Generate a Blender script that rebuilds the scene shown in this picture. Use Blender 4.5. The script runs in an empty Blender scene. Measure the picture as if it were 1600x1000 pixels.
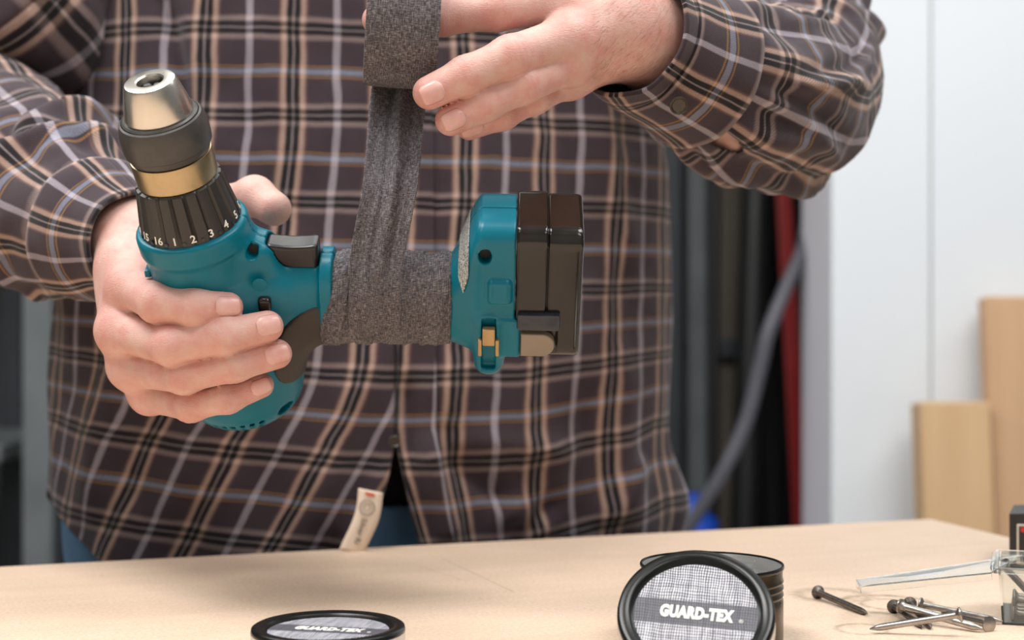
import bpy, bmesh, math, random
import numpy as np
from mathutils import Vector, Matrix, noise

random.seed(7); np.random.seed(7)
SC = bpy.context.scene
COL = SC.collection
pi = math.pi

# ------------------------------------------------------------------ camera, world, lamps, exposure
CAMZ, FOC, HORY = 1.083, 2400.0, 470.0      # eye height (m), focal length in px of a 1600 px frame, horizon row
cam_d = bpy.data.cameras.new('camera'); cam = bpy.data.objects.new('camera', cam_d); COL.objects.link(cam)
cam.location = (0, 0, CAMZ); cam.rotation_euler = (pi/2, 0, 0)
cam_d.sensor_width = 36.0; cam_d.lens = 36.0*FOC/1600.0
cam_d.shift_y = -(500.0-HORY)/1600.0
cam_d.clip_start = 0.05; cam_d.clip_end = 60
cam_d.dof.use_dof = True; cam_d.dof.focus_distance = 0.85
cam_d.dof.aperture_fstop = cam_d.lens/8.5
SC.camera = cam

w = bpy.data.worlds.new('workshop_air'); SC.world = w; w.use_nodes = True
w.node_tree.nodes['Background'].inputs[0].default_value = (0.95, 0.97, 1.0, 1)
w.node_tree.nodes['Background'].inputs[1].default_value = 0.30

def area(name, loc, target, size, sizey, power, col):
    d = bpy.data.lights.new(name, 'AREA'); d.shape = 'RECTANGLE'; d.size = size; d.size_y = sizey
    d.energy = power; d.color = col
    o = bpy.data.objects.new(name, d); COL.objects.link(o); o.location = loc
    o.rotation_euler = (Vector(target)-Vector(loc)).to_track_quat('-Z', 'Y').to_euler()
    return o
area('overhead_light', (-0.80, 0.55, 2.9), (-0.55, 0.85, 0.9), 1.25, 0.6, 62, (1.0, 0.985, 0.965))
area('overhead_light', (0.95, 0.50, 2.9), (0.7, 0.9, 0.9), 1.25, 0.6, 40, (1.0, 0.985, 0.97))
area('overhead_light', (0.15, 1.70, 2.9), (0.15, 1.65, 0.9), 1.7, 0.6, 22, (0.97, 1.0, 0.97))
area('overhead_light', (1.9, 1.4, 2.9), (1.8, 1.9, 0.9), 1.25, 0.6, 19, (0.97, 0.98, 1.0))
area('overhead_light', (-1.6, -0.7, 2.9), (-1.6, -0.6, 0.9), 1.25, 0.6, 22, (1.0, 0.99, 0.97))
area('overhead_light', (-1.9, 1.5, 2.9), (-1.8, 1.6, 0.9), 1.25, 0.6, 34, (0.98, 0.98, 1.0))  # added fill, no known fixture: lifts the partition's return side and the sleeves
area('overhead_light', (1.0, -0.9, 2.9), (1.0, -0.8, 0.9), 1.25, 0.6, 22, (1.0, 0.99, 0.97))
SC.view_settings.view_transform = 'Standard'
SC.view_settings.look = 'None'
SC.view_settings.exposure = -0.52
SC.view_settings.gamma = 1.0
SC.view_settings.use_curve_mapping = False
SC.cycles.use_denoising = True

# ------------------------------------------------------------------ helpers
def at(px, py, Y):
    return Vector(((px-800)/FOC*Y, Y, CAMZ-(py-HORY)/FOC*Y))
TZ = 0.900
def tp(px, py, dz=0.0):
    """point dz above the bench top that is seen at px, py"""
    return at(px, py, (CAMZ-TZ-dz)*FOC/(py-HORY))
def lin(c):
    return tuple((x/12.92 if x <= 0.04045 else ((x+0.055)/1.055)**2.4) for x in [v/255.0 for v in c])
def V(a): return np.array(a, dtype=float)

def mesh_of(name, verts, faces):
    me = bpy.data.meshes.new(name)
    verts = np.asarray(verts, dtype=np.float32)
    if isinstance(faces, np.ndarray):
        n = faces.shape[1]
        me.vertices.add(len(verts)); me.vertices.foreach_set('co', verts.ravel())
        me.loops.add(faces.size); me.loops.foreach_set('vertex_index', faces.ravel().astype(np.int32))
        me.polygons.add(len(faces)); me.polygons.foreach_set('loop_start', np.arange(0, faces.size, n, dtype=np.int32))
        me.update(calc_edges=True); me.validate()
    else:
        me.from_pydata([tuple(map(float, v)) for v in verts], [], faces)
        me.update()
    return me

def obj(name, me, m=None, parent=None, smooth=True, loc=None):
    """one mesh object; mesh is given in world space when loc is set (then moved to loc), else in the parent's space"""
    o = bpy.data.objects.new(name, me); COL.objects.link(o)
    if m is not None:
        me.materials.clear(); me.materials.append(m)
    if smooth is True:
        me.polygons.foreach_set('use_smooth', [True]*len(me.polygons))
    elif smooth:
        me.polygons.foreach_set('use_smooth', [True]*len(me.polygons))
        try: me.set_sharp_from_angle(angle=math.radians(smooth))
        except Exception: pass
    if loc is not None:
        me.transform(Matrix.Translation(-Vector(loc))); o.location = loc
    if parent is not None: o.parent = parent
    return o
def empty(name, loc=(0, 0, 0), rot=None, parent=None):
    o = bpy.data.objects.new(name, None); COL.objects.link(o); o.location = loc
    o.empty_display_size = 0.05
    if rot is not None: o.rotation_euler = rot
    if parent is not None: o.parent = parent
    return o
def tag(o, label, cat, group=None, kind=None):
    o['label'] = label; o['category'] = cat
    if group: o['group'] = group
    if kind: o['kind'] = kind
    return o
def struct(name, me, m, parent=None, smooth=False):
    o = obj(name, me, m, parent, smooth)
    if parent is None: o['kind'] = 'structure'
    return o

def box_me(name, lo, hi, bev=0.0, seg=2, M=None):
    bm = bmesh.new(); bmesh.ops.create_cube(bm, size=1.0)
    lo = Vector(lo); hi = Vector(hi); c = (lo+hi)/2; s = hi-lo
    for v in bm.verts: v.co = Vector((v.co.x*s.x+c.x, v.co.y*s.y+c.y, v.co.z*s.z+c.z))
    if bev > 0: bmesh.ops.bevel(bm, geom=bm.edges[:], offset=bev, segments=seg, profile=0.5, affect='EDGES')
    if M is not None: bmesh.ops.transform(bm, matrix=M, verts=bm.verts)
    me = bpy.data.meshes.new(name); bm.to_mesh(me); bm.free(); return me

def lathe_me(name, prof, n=64, M=None, rfun=None, cap=True):
    """profile [(r, z)] spun about +z"""
    vs, fs = [], []
    for i, (r, z) in enumerate(prof):
        for k in range(n):
            t = 2*pi*k/n
            rr = r if rfun is None else rfun(r, z, t)
            vs.append((rr*math.cos(t), rr*math.sin(t), z))
    for i in range(len(prof)-1):
        for k in range(n):
            k2 = (k+1) % n
            fs.append((i*n+k, i*n+k2, (i+1)*n+k2, (i+1)*n+k))
    if cap:
        for i, flip in ((0, True), (len(prof)-1, False)):
            if prof[i][0] > 1e-6:
                f = [i*n+k for k in range(n)]
                fs.append(tuple(reversed(f)) if flip else tuple(f))
    me = bpy.data.meshes.new(name); me.from_pydata(vs, [], fs); me.update()
    if M is not None: me.transform(M)
    return me

def frame(origin, z, x=None):
    z = Vector(z).normalized()
    if x is None: x = Vector((1, 0, 0)) if abs(z.x) < 0.9 else Vector((0, 1, 0))
    x = Vector(x); x = (x - z*x.dot(z)).normalized(); y = z.cross(x)
    M = Matrix((x, y, z)).transposed().to_4x4(); M.translation = Vector(origin); return M

def catmull(P, n):
    P = [np.array(p, float) for p in P]; P = [2*P[0]-P[1]] + P + [2*P[-1]-P[-2]]
    out = []; segs = len(P)-3
    for j in range(n):
        t = j/(n-1)*segs; i = min(int(t), segs-1); f = t-i
        a, b, c, d = P[i:i+4]
        out.append(0.5*((2*b)+(-a+c)*f+(2*a-5*b+4*c-d)*f*f+(-a+3*b-3*c+d)*f**3))
    return np.array(out)

def tube_me(name, pts, rad, n=12, cap=True, M=None):
    pts = [Vector(p) for p in pts]; vs, fs = [], []
    t0 = (pts[1]-pts[0]).normalized()
    x = t0.orthogonal().normalized()
    for i, p in enumerate(pts):
        t = (pts[min(i+1, len(pts)-1)]-pts[max(i-1, 0)]).normalized()
        x = (x-t*x.dot(t)).normalized(); y = t.cross(x)
        r = rad[i] if hasattr(rad, '__len__') else rad
        for k in range(n):
            a = 2*pi*k/n; vs.append(p+x*(r*math.cos(a))+y*(r*math.sin(a)))
    for i in range(len(pts)-1):
        for k in range(n):
            k2 = (k+1) % n
            fs.append((i*n+k, i*n+k2, (i+1)*n+k2, (i+1)*n+k))
    if cap:
        fs.append(tuple(reversed(range(n)))); fs.append(tuple(range((len(pts)-1)*n, len(pts)*n)))
    me = bpy.data.meshes.new(name); me.from_pydata([tuple(v) for v in vs], [], fs); me.update()
    if M is not None: me.transform(M)
    return me

def vnoise(P, scale=1.0, seed=0.0):
    """smooth noise of (N,3) points, about -1..1"""
    P = np.asarray(P)*scale+seed
    i = np.floor(P).astype(np.int64); f = P-i; f = f*f*f*(f*(f*6-15)+10)
    def h(a, b, c):
        n = (a*374761393+b*668265263+c*2147483647) & 0xffffffff
        n = ((n ^ (n >> 13))*1274126177) & 0xffffffff
        n = n ^ (n >> 16)
        return (n & 0xffff)/32767.5-1
    r = 0
    for dx in (0, 1):
        for dy in (0, 1):
            for dz in (0, 1):
                wt = (f[:, 0] if dx else 1-f[:, 0])*(f[:, 1] if dy else 1-f[:, 1])*(f[:, 2] if dz else 1-f[:, 2])
                r = r+wt*h(i[:, 0]+dx, i[:, 1]+dy, i[:, 2]+dz)
    return r

# ------------------------------------------------------------------ distance fields -> surface (naive surface nets)
def smin(a, b, k):
    h = np.clip(0.5+0.5*(b-a)/k, 0, 1); return b*(1-h)+a*h-k*h*(1-h)
def smax(a, b, k): return -smin(-a, -b, k)
def capsule(P, a, b, r1, r2):
    a = V(a); b = V(b); ba = b-a; pa = P-a
    t = np.clip(pa@ba/(ba@ba), 0, 1)
    return np.linalg.norm(pa-t[:, None]*ba, axis=1)-(r1+(r2-r1)*t)
def ellips(P, c, ax, rr):
    """ellipsoid with axes ax (3x3 rows), radii rr"""
    q = (P-V(c))@np.array(ax).T; rr = V(rr)
    k0 = np.linalg.norm(q/rr, axis=1); k1 = np.linalg.norm(q/(rr*rr), axis=1)
    return k0*(k0-1)/np.maximum(k1, 1e-9)
def rbox(P, c, h, r):
    q = np.abs(P-V(c))-(V(h)-r)
    return np.linalg.norm(np.maximum(q, 0), axis=1)+np.minimum(q.max(axis=1), 0)-r
def cyl(P, a, d, l0, l1, r, rnd):
    d = V(d)/np.linalg.norm(d); q = P-V(a); t = q@d
    rad = np.linalg.norm(q-t[:, None]*d, axis=1)
    x = rad-(r-rnd); y = np.abs(t-(l0+l1)/2)-((l1-l0)/2-rnd)
    return np.minimum(np.maximum(x, y), 0)+np.hypot(np.maximum(x, 0), np.maximum(y, 0))-rnd

def sdf_mesh(name, f, lo, hi, h, proj=2):
    lo = V(lo); hi = V(hi); B = 8
    nb = np.ceil((hi-lo)/(h*B)).astype(int); n = nb*B+1
    g = [np.arange(nb[i]) for i in range(3)]
    bi = np.stack(np.meshgrid(*g, indexing='ij'), -1).reshape(-1, 3)
    cen = lo+(bi*B+B/2)*h
    fc = f(cen)
    D = np.ones(n, np.float32)
    rep = fc.reshape(nb)
    for a in range(3): rep = np.repeat(rep, B, axis=a)
    D[:-1, :-1, :-1] = rep
    D[-1, :, :] = 1; D[:, -1, :] = 1; D[:, :, -1] = 1
    act = bi[np.abs(fc) < h*B*1.25]
    k = np.stack(np.meshgrid(*[np.arange(B+1)]*3, indexing='ij'), -1).reshape(-1, 3)
    for c0 in range(0, len(act), 400):
        idx = (act[c0:c0+400, None, :]*B+k[None]).reshape(-1, 3)
        D[idx[:, 0], idx[:, 1], idx[:, 2]] = f(lo+idx*h)
    S = D < 0
    c = [S[dx:n[0]-1+dx, dy:n[1]-1+dy, dz:n[2]-1+dz] for dx in (0, 1) for dy in (0, 1) for dz in (0, 1)]
    sm = sum(x.astype(np.int8) for x in c)
    mask = (sm > 0) & (sm < 8)
    ci = np.argwhere(mask)
    vid = -np.ones(mask.shape, np.int64); vid[mask] = np.arange(len(ci))
    acc = np.zeros((len(ci), 3)); cnt = np.zeros(len(ci))
    offs = [(dx, dy, dz) for dx in (0, 1) for dy in (0, 1) for dz in (0, 1)]
    for a in offs:
        for ax in range(3):
            if a[ax] == 0:
                b = list(a); b[ax] = 1
                da = D[ci[:, 0]+a[0], ci[:, 1]+a[1], ci[:, 2]+a[2]]; db = D[ci[:, 0]+b[0], ci[:, 1]+b[1], ci[:, 2]+b[2]]
                m = (da < 0) != (db < 0)
                t = np.where(m, da/np.where(m, da-db, 1), 0)
                p = np.array(a, float)[None]+t[:, None]*np.eye(3)[ax][None]
                acc[m] += p[m]; cnt[m] += 1
    P = lo+(ci+acc/np.maximum(cnt, 1)[:, None])*h
    faces = []
    for ax in range(3):
        u, v = (ax+1) % 3, (ax+2) % 3
        sl0 = [slice(None)]*3; sl1 = [slice(None)]*3
        sl0[ax] = slice(0, -1); sl1[ax] = slice(1, None)
        E = np.argwhere(S[tuple(sl0)] != S[tuple(sl1)])
        E = E[(E[:, u] > 0) & (E[:, v] > 0) & (E[:, u] < n[u]-1) & (E[:, v] < n[v]-1)]
        ins = S[E[:, 0], E[:, 1], E[:, 2]]
        q = []
        for (du, dv) in ((-1, -1), (0, -1), (0, 0), (-1, 0)):
            e = E.copy(); e[:, u] += du; e[:, v] += dv
            q.append(vid[e[:, 0], e[:, 1], e[:, 2]])
        q = np.stack(q, 1)
        q[~ins] = q[~ins][:, ::-1]
        faces.append(q)
    F = np.concatenate(faces); F = F[(F >= 0).all(1)]
    e = h*0.15
    def grad(X):
        return np.stack([f(X+e*d)-f(X-e*d) for d in np.eye(3)], 1)/(2*e)
    for _ in range(proj):
        G = grad(P); g2 = np.maximum((G*G).sum(1), 0.15)
        step = -(f(P)/g2)[:, None]*G
        ln = np.linalg.norm(step, axis=1, keepdims=True)
        P = P+step*np.minimum(1, h*0.6/np.maximum(ln, 1e-12))
    me = mesh_of(name, P, F)
    return me, P

def set_uv(me, U):
    """per-vertex uv (N,2)"""
    uv = me.uv_layers.new(name='UVMap')
    li = np.empty(len(me.loops), np.int32); me.loops.foreach_get('vertex_index', li)
    uv.data.foreach_set('uv', np.asarray(U, np.float32)[li].ravel())
def set_col(me, name, vals):
    a = me.attributes.new(name, 'FLOAT', 'POINT'); a.data.foreach_set('value', np.asarray(vals, np.float32))

# ------------------------------------------------------------------ materials
def newmat(name):
    m = bpy.data.materials.new(name); m.use_nodes = True
    nt = m.node_tree; b = nt.nodes['Principled BSDF']
    return m, nt, b
def N(nt, typ, **kw):
    n = nt.nodes.new(typ)
    for k, v in kw.items():
        if k.startswith('i_'): n.inputs[int(k[2:]) if k[2:].isdigit() else k[2:].replace('_', ' ')].default_value = v
        else: setattr(n, k, v)
    return n
def mathn(nt, op, a, b=None, c=None, clamp=False):
    n = nt.nodes.new('ShaderNodeMath'); n.operation = op; n.use_clamp = clamp
    for i, x in enumerate((a, b, c)):
        if x is None: continue
        if isinstance(x, (int, float)): n.inputs[i].default_value = x
        else: nt.links.new(x, n.inputs[i])
    return n.outputs[0]
def mixc(nt, fac, a, b, blend='MIX'):
    n = nt.nodes.new('ShaderNodeMix'); n.data_type = 'RGBA'; n.blend_type = blend
    for i, x in ((0, fac), (6, a), (7, b)):
        if isinstance(x, (int, float)): n.inputs[i].default_value = x
        elif isinstance(x, tuple): n.inputs[i].default_value = x if len(x) == 4 else (*x, 1)
        else: nt.links.new(x, n.inputs[i])
    return n.outputs[2]
def ramp(nt, fac, stops, interp='LINEAR'):
    n = nt.nodes.new('ShaderNodeValToRGB'); cr = n.color_ramp; cr.interpolation = interp
    while len(cr.elements) < len(stops): cr.elements.new(0.5)
    for e, (p, c) in zip(cr.elements, stops):
        e.position = p; e.color = (*c, 1) if len(c) == 3 else c
    nt.links.new(fac, n.inputs[0]); return n.outputs[0]
def bump(nt, b, height, strength=0.3, dist=0.001):
    n = nt.nodes.new('ShaderNodeBump'); n.inputs['Strength'].default_value = strength; n.inputs['Distance'].default_value = dist
    nt.links.new(height, n.inputs['Height']); nt.links.new(n.outputs[0], b.inputs['Normal']); return n
def coords(nt, which='Object'): return nt.nodes.new('ShaderNodeTexCoord').outputs[which]
def noisen(nt, vec, scale, detail=4, rough=0.5):
    n = nt.nodes.new('ShaderNodeTexNoise'); n.inputs['Scale'].default_value = scale; n.inputs['Detail'].default_value = detail
    n.inputs['Roughness'].default_value = rough
    nt.links.new(vec, n.inputs['Vector']); return n.outputs['Fac']
def mapping(nt, vec, scale=(1, 1, 1), rot=(0, 0, 0), loc=(0, 0, 0)):
    n = nt.nodes.new('ShaderNodeMapping'); n.inputs['Scale'].default_value = scale; n.inputs['Rotation'].default_value = rot
    n.inputs['Location'].default_value = loc
    nt.links.new(vec, n.inputs['Vector']); return n.outputs[0]

def simple(name, col, rough=0.5, metal=0.0, var=0.12, nscale=60.0, bstr=0.0, bscale=400.0, bdist=0.0004, coat=0.0, spec=0.5):
    m, nt, b = newmat(name)
    c = lin(col); v = coords(nt)
    f = noisen(nt, v, nscale)
    f2 = ramp(nt, f, [(0.3, (1-var,)*3), (0.7, (1+var*0.4,)*3)])
    nt.links.new(mixc(nt, 1.0, (*c, 1), f2, 'MULTIPLY'), b.inputs['Base Color'])
    b.inputs['Roughness'].default_value = rough; b.inputs['Metallic'].default_value = metal
    b.inputs['Specular IOR Level'].default_value = spec
    if coat: b.inputs['Coat Weight'].default_value = coat; b.inputs['Coat Roughness'].default_value = 0.12
    rr = mathn(nt, 'MULTIPLY_ADD', f, 0.16, rough-0.08, True); nt.links.new(rr, b.inputs['Roughness'])
    if bstr: bump(nt, b, noisen(nt, v, bscale, 3), bstr, bdist)
    return m

MAT = {}
def M_(k): return MAT[k]
MAT['teal'] = simple('teal_plastic', (0, 108, 128), 0.32, spec=0.32, var=0.10, nscale=45, bstr=0.10, bscale=1500, bdist=0.0002)
MAT['rubber'] = simple('black_rubber', (52, 46, 41), 0.55, var=0.10, bstr=0.15, bscale=1800, bdist=0.0002)
MAT['collar'] = simple('black_collar_plastic', (44, 42, 40), 0.42, var=0.12)
MAT['trigger'] = simple('glossy_trigger_plastic', (30, 27, 26), 0.30, var=0.1)
MAT['blackgloss'] = simple('glossy_black_plastic', (30, 26, 22), 0.16, var=0.2, nscale=90, bstr=0.05, bscale=300, bdist=0.0002)
MAT['darkplastic'] = simple('dark_grey_plastic', (46, 50, 58), 0.35, var=0.3, nscale=200)
MAT['hole'] = simple('recess_shade', (8, 12, 13), 0.7)  # near-black tone standing in for shade inside wells and bore
MAT['chuck'] = simple('brushed_steel', (205, 200, 190), 0.30, metal=1.0, var=0.08, nscale=120)
MAT['bronze'] = simple('worn_brass_steel', (176, 156, 122), 0.33, metal=1.0, var=0.18, nscale=70)
MAT['sleeve'] = simple('dark_sleeve_steel', (74, 72, 70), 0.40, metal=0.35, var=0.2, nscale=140)
MAT['buttongrey'] = simple('grey_latch_plastic', (142, 128, 112), 0.45)
MAT['brass'] = simple('brass_clip', (178, 148, 104), 0.38, metal=0.6)
MAT['white_ink'] = simple('white_ink', (226, 224, 218), 0.6, var=0.03)
MAT['steel_nail'] = simple('bright_steel', (170, 164, 160), 0.30, metal=1.0, var=0.2, nscale=300)
MAT['dark_nail'] = simple('dull_dark_steel', (112, 104, 98), 0.42, metal=0.9, var=0.3, nscale=300)
MAT['tin_black'] = simple('black_lacquer', (17, 19, 18), 0.26, var=0.1, spec=0.35)
MAT['tin_bronze'] = simple('dark_bronze_tin', (70, 58, 42), 0.28, metal=0.85, var=0.2)
MAT['tin_inside'] = simple('plain_tin', (205, 205, 203), 0.30, metal=0.7, var=0.1)
MAT['wallwhite'] = simple('white_wall_paint', (228, 233, 238), 0.75, var=0.02, nscale=3)
MAT['wallreturn'] = simple('lightened_return_paint', (242, 240, 248), 0.75, var=0.02, nscale=3)  # near-white, lightened so the shaded return side renders brighter
MAT['paintgrey'] = simple('grey_wall_paint', (178, 178, 174), 0.8, var=0.03, nscale=3)
MAT['seam'] = simple('panel_seam', (206, 207, 200), 0.8, var=0.05)
MAT['darkwall'] = simple('dark_wall', (44, 48, 50), 0.85, var=0.15, nscale=4)
MAT['greenwall'] = simple('dark_green_grey_wall', (66, 72, 68), 0.85, var=0.15, nscale=4)
MAT['concrete'] = simple('concrete_floor', (126, 122, 116), 0.8, var=0.15, nscale=6)
MAT['rack'] = simple('galvanised_steel', (116, 122, 124), 0.5, metal=0.3, var=0.15, nscale=10)
MAT['rackdark'] = simple('dark_steel', (52, 56, 60), 0.55, metal=0.2, var=0.2, nscale=10)
MAT['rackbrown'] = simple('brown_board', (92, 84, 74), 0.7, var=0.2, nscale=8)
MAT['blacktube'] = simple('black_tube', (17, 18, 19), 0.5, var=0.2, nscale=12)
MAT['greyhose'] = simple('grey_hose', (92, 92, 100), 0.45, var=0.1)
MAT['red'] = simple('red_paint', (132, 20, 18), 0.5, var=0.15, nscale=10)
MAT['blue'] = simple('blue_plastic', (26, 78, 190), 0.4, var=0.1)
MAT['button'] = simple('horn_button', (58, 48, 38), 0.35, var=0.3, nscale=300)
MAT['cardblack'] = simple('black_printed_card', (40, 36, 35), 0.45, var=0.25, nscale=60)
MAT['cardred'] = simple('red_print', (206, 44, 34), 0.45, var=0.1)
MAT['cardwhite'] = simple('cream_print', (226, 216, 200), 0.5, var=0.06)
MAT['cardkraft'] = simple('bare_card', (150, 122, 96), 0.8, var=0.1)
MAT['nail_kera'] = None

def skin_mat(name, nail=False):
    m, nt, b = newmat(name); v = coords(nt)
    base = lin((212, 176, 164)) if not nail else lin((224, 180, 172))
    red = lin((202, 122, 114))
    f = noisen(nt, v, 90, 5, 0.6)
    c = mixc(nt, ramp(nt, f, [(0.35, (0, 0, 0)), (0.70, (0.5,)*3)]), (*base, 1), (*red, 1))
    if not nail:
        at_ = N(nt, 'ShaderNodeAttribute', attribute_name='flush')
        c = mixc(nt, at_.outputs['Fac'], c, (*red, 1))
        f3 = noisen(nt, v, 1400, 3, 0.6)
        f4 = noisen(nt, mapping(nt, v, (1, 1, 3)), 420, 3, 0.6)
        bump(nt, b, mathn(nt, 'ADD', f3, mathn(nt, 'MULTIPLY', f4, 1.5)), 0.6, 0.0004)
        b.inputs['Roughness'].default_value = 0.48
    else:
        b.inputs['Roughness'].default_value = 0.28
        bump(nt, b, noisen(nt, v, 300, 2), 0.05, 0.0003)
    nt.links.new(c, b.inputs['Base Color'])
    b.inputs['Subsurface Weight'].default_value = 0.15
    b.inputs['Subsurface Scale'].default_value = 0.004
    b.inputs['Subsurface Radius'].default_value = (1.0, 0.35, 0.2)
    return m
MAT['skin'] = skin_mat('skin'); MAT['nail_kera'] = skin_mat('fingernail', True)

def plaid_mat():
    m, nt, b = newmat('brown_plaid_flannel')
    P = 0.0625
    uv = N(nt, 'ShaderNodeUVMap'); uv.uv_map = 'UVMap'
    sep = N(nt, 'ShaderNodeSeparateXYZ')
    nz = N(nt, 'ShaderNodeTexNoise'); nz.inputs['Scale'].default_value = 28; nz.inputs['Detail'].default_value = 2
    nt.links.new(uv.outputs[0], nz.inputs['Vector'])
    off = N(nt, 'ShaderNodeVectorMath', operation='MULTIPLY_ADD')
    nt.links.new(nz.outputs['Color'], off.inputs[0]); off.inputs[1].default_value = (0.004,)*3
    nt.links.new(uv.outputs[0], off.inputs[2])
    nt.links.new(off.outputs[0], sep.inputs[0])
    fu = mathn(nt, 'FRACT', mathn(nt, 'DIVIDE', sep.outputs[0], P))
    fv = mathn(nt, 'FRACT', mathn(nt, 'DIVIDE', sep.outputs[1], P))
    base = lin((58, 46, 53)); tan = lin((194, 163, 146)); rust = lin((112, 83, 74)); blk = lin((14, 11, 14))
    wht = lin((176, 168, 178)); thin = lin((170, 158, 158)); gtan = lin((158, 138, 134)); blue = lin((146, 151, 170)); org = lin((166, 122, 66))
    # warp: stripes that run along the body; dark pair between tan bands at 0.5, pale stripe at 0/1
    warp = [(0.0, wht), (0.034, wht), (0.048, base), (0.325, base), (0.35, rust), (0.375, tan), (0.415, tan), (0.432, blk), (0.485, blk), (0.494, thin),
            (0.506, thin), (0.515, blk), (0.568, blk), (0.585, tan), (0.625, tan), (0.65, rust), (0.675, base), (0.952, base), (0.966, wht), (1.0, wht)]
    weft = [(0.0, blue), (0.030, blue), (0.038, base), (0.050, base), (0.054, org), (0.068, org), (0.074, base), (0.350, base), (0.385, gtan), (0.42, gtan), (0.435, blk), (0.486, blk),
            (0.494, thin), (0.504, thin), (0.512, blk), (0.565, blk), (0.58, gtan), (0.615, gtan), (0.65, base), (0.926, base), (0.932, org), (0.946, org), (0.95, base), (0.962, base), (0.970, blue), (1.0, blue)]
    cw = ramp(nt, fu, warp); cf = ramp(nt, fv, weft)
    # warp and weft threads alternate in a fine twill
    tw = mathn(nt, 'SINE', mathn(nt, 'MULTIPLY', mathn(nt, 'ADD', sep.outputs[0], sep.outputs[1]), 2*pi/0.0016))
    fac = mathn(nt, 'MULTIPLY_ADD', tw, 0.22, 0.46, True)
    c = mixc(nt, fac, cw, cf)
    for f_ in (fu, fv):
        c = mixc(nt, 1.0, c, ramp(nt, f_, [(0.425, (1.0,)*3), (0.438, (0.5,)*3), (0.486, (0.5,)*3), (0.496, (0.9,)*3), (0.504, (0.9,)*3), (0.514, (0.5,)*3), (0.562, (0.5,)*3), (0.578, (1.0,)*3)]), 'MULTIPLY')
    fl = noisen(nt, uv.outputs[0], 900, 3, 0.7)
    fl2 = noisen(nt, uv.outputs[0], 40, 3, 0.6)
    c = mixc(nt, 1.0, c, ramp(nt, mathn(nt, 'ADD', mathn(nt, 'MULTIPLY', fl, 0.7), mathn(nt, 'MULTIPLY', fl2, 0.3)), [(0.3, (0.72,)*3), (0.7, (1.2,)*3)]), 'MULTIPLY')
    nt.links.new(c, b.inputs['Base Color'])
    b.inputs['Roughness'].default_value = 0.95; b.inputs['Specular IOR Level'].default_value = 0.15
    b.inputs['Sheen Weight'].default_value = 0.15; b.inputs['Sheen Roughness'].default_value = 0.6
    bump(nt, b, mathn(nt, 'ADD', mathn(nt, 'MULTIPLY', tw, 0.3), fl), 0.35, 0.0005)
    return m
MAT['plaid'] = plaid_mat()

def denim_mat():
    m, nt, b = newmat('blue_denim'); v = coords(nt)
    wv = N(nt, 'ShaderNodeTexWave'); wv.inputs['Scale'].default_value = 300; wv.inputs['Distortion'].default_value = 1.5
    nt.links.new(mapping(nt, v, rot=(0, 0.6, 0.7)), wv.inputs['Vector'])
    f = noisen(nt, v, 14, 4)
    c = mixc(nt, mathn(nt, 'MULTIPLY', wv.outputs['Fac'], 0.4), (*lin((74, 112, 146)), 1), (*lin((120, 150, 176)), 1))
    c = mixc(nt, 1.0, c, ramp(nt, f, [(0.3, (0.75,)*3), (0.7, (1.1,)*3)]), 'MULTIPLY')
    nt.links.new(c, b.inputs['Base Color']); b.inputs['Roughness'].default_value = 0.9
    bump(nt, b, wv.outputs['Fac'], 0.3, 0.0005); return m
MAT['denim'] = denim_mat()

def tape_mat():
    """gauze tape: uv in metres, u across the tape, v along it"""
    m, nt, b = newmat('grey_gauze_tape')
    uv = N(nt, 'ShaderNodeUVMap'); uv.uv_map = 'UVMap'
    n1 = noisen(nt, mapping(nt, uv.outputs[0], (330, 2000, 1)), 1.0, 4, 0.65)
    n2 = noisen(nt, mapping(nt, uv.outputs[0], (1500, 260, 1)), 1.0, 4, 0.65)
    n3 = noisen(nt, uv.outputs[0], 90, 4, 0.6)
    f = mathn(nt, 'ADD', mathn(nt, 'MULTIPLY', n1, 0.55), mathn(nt, 'MULTIPLY', n2, 0.45))
    c = ramp(nt, f, [(0.36, lin((36, 34, 36))), (0.5, lin((92, 88, 92))), (0.64, lin((156, 151, 153)))])
    c = mixc(nt, 1.0, c, ramp(nt, n3, [(0.3, (0.8,)*3), (0.7, (1.15,)*3)]), 'MULTIPLY')
    nt.links.new(c, b.inputs['Base Color']); b.inputs['Roughness'].default_value = 0.85; b.inputs['Specular IOR Level'].default_value = 0.25
    bump(nt, b, f, 0.8, 0.0007); return m
MAT['tape'] = tape_mat()

def board_mat(name, c1, c2, sc=(1.5, 40, 40)):
    m, nt, b = newmat(name); v = coords(nt)
    f = noisen(nt, mapping(nt, v, sc), 1.0, 5, 0.6)
    nt.links.new(ramp(nt, f, [(0.3, lin(c1)), (0.7, lin(c2))]), b.inputs['Base Color']); b.inputs['Roughness'].default_value = 0.6
    return m
MAT['pine'] = board_mat('pale_pine', (196, 158, 116), (216, 182, 140), (12, 12, 0.8))
MAT['pine2'] = board_mat('warm_pine', (190, 150, 114), (208, 170, 134), (12, 12, 0.8))
MAT['fir'] = board_mat('bench_leg_wood', (170, 132, 90), (196, 158, 112), (10, 10, 1))

def clear_mat():
    m, nt, b = newmat('clear_styrene')
    b.inputs['Base Color'].default_value = (0.95, 0.97, 0.95, 1); b.inputs['Roughness'].default_value = 0.06
    b.inputs['Transmission Weight'].default_value = 0.93; b.inputs['IOR'].default_value = 1.12
    f = noisen(nt, coords(nt), 120, 3); nt.links.new(mathn(nt, 'MULTIPLY_ADD', f, 0.08, 0.0, True), b.inputs['Roughness'])
    return m
MAT['clear'] = clear_mat()

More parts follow.
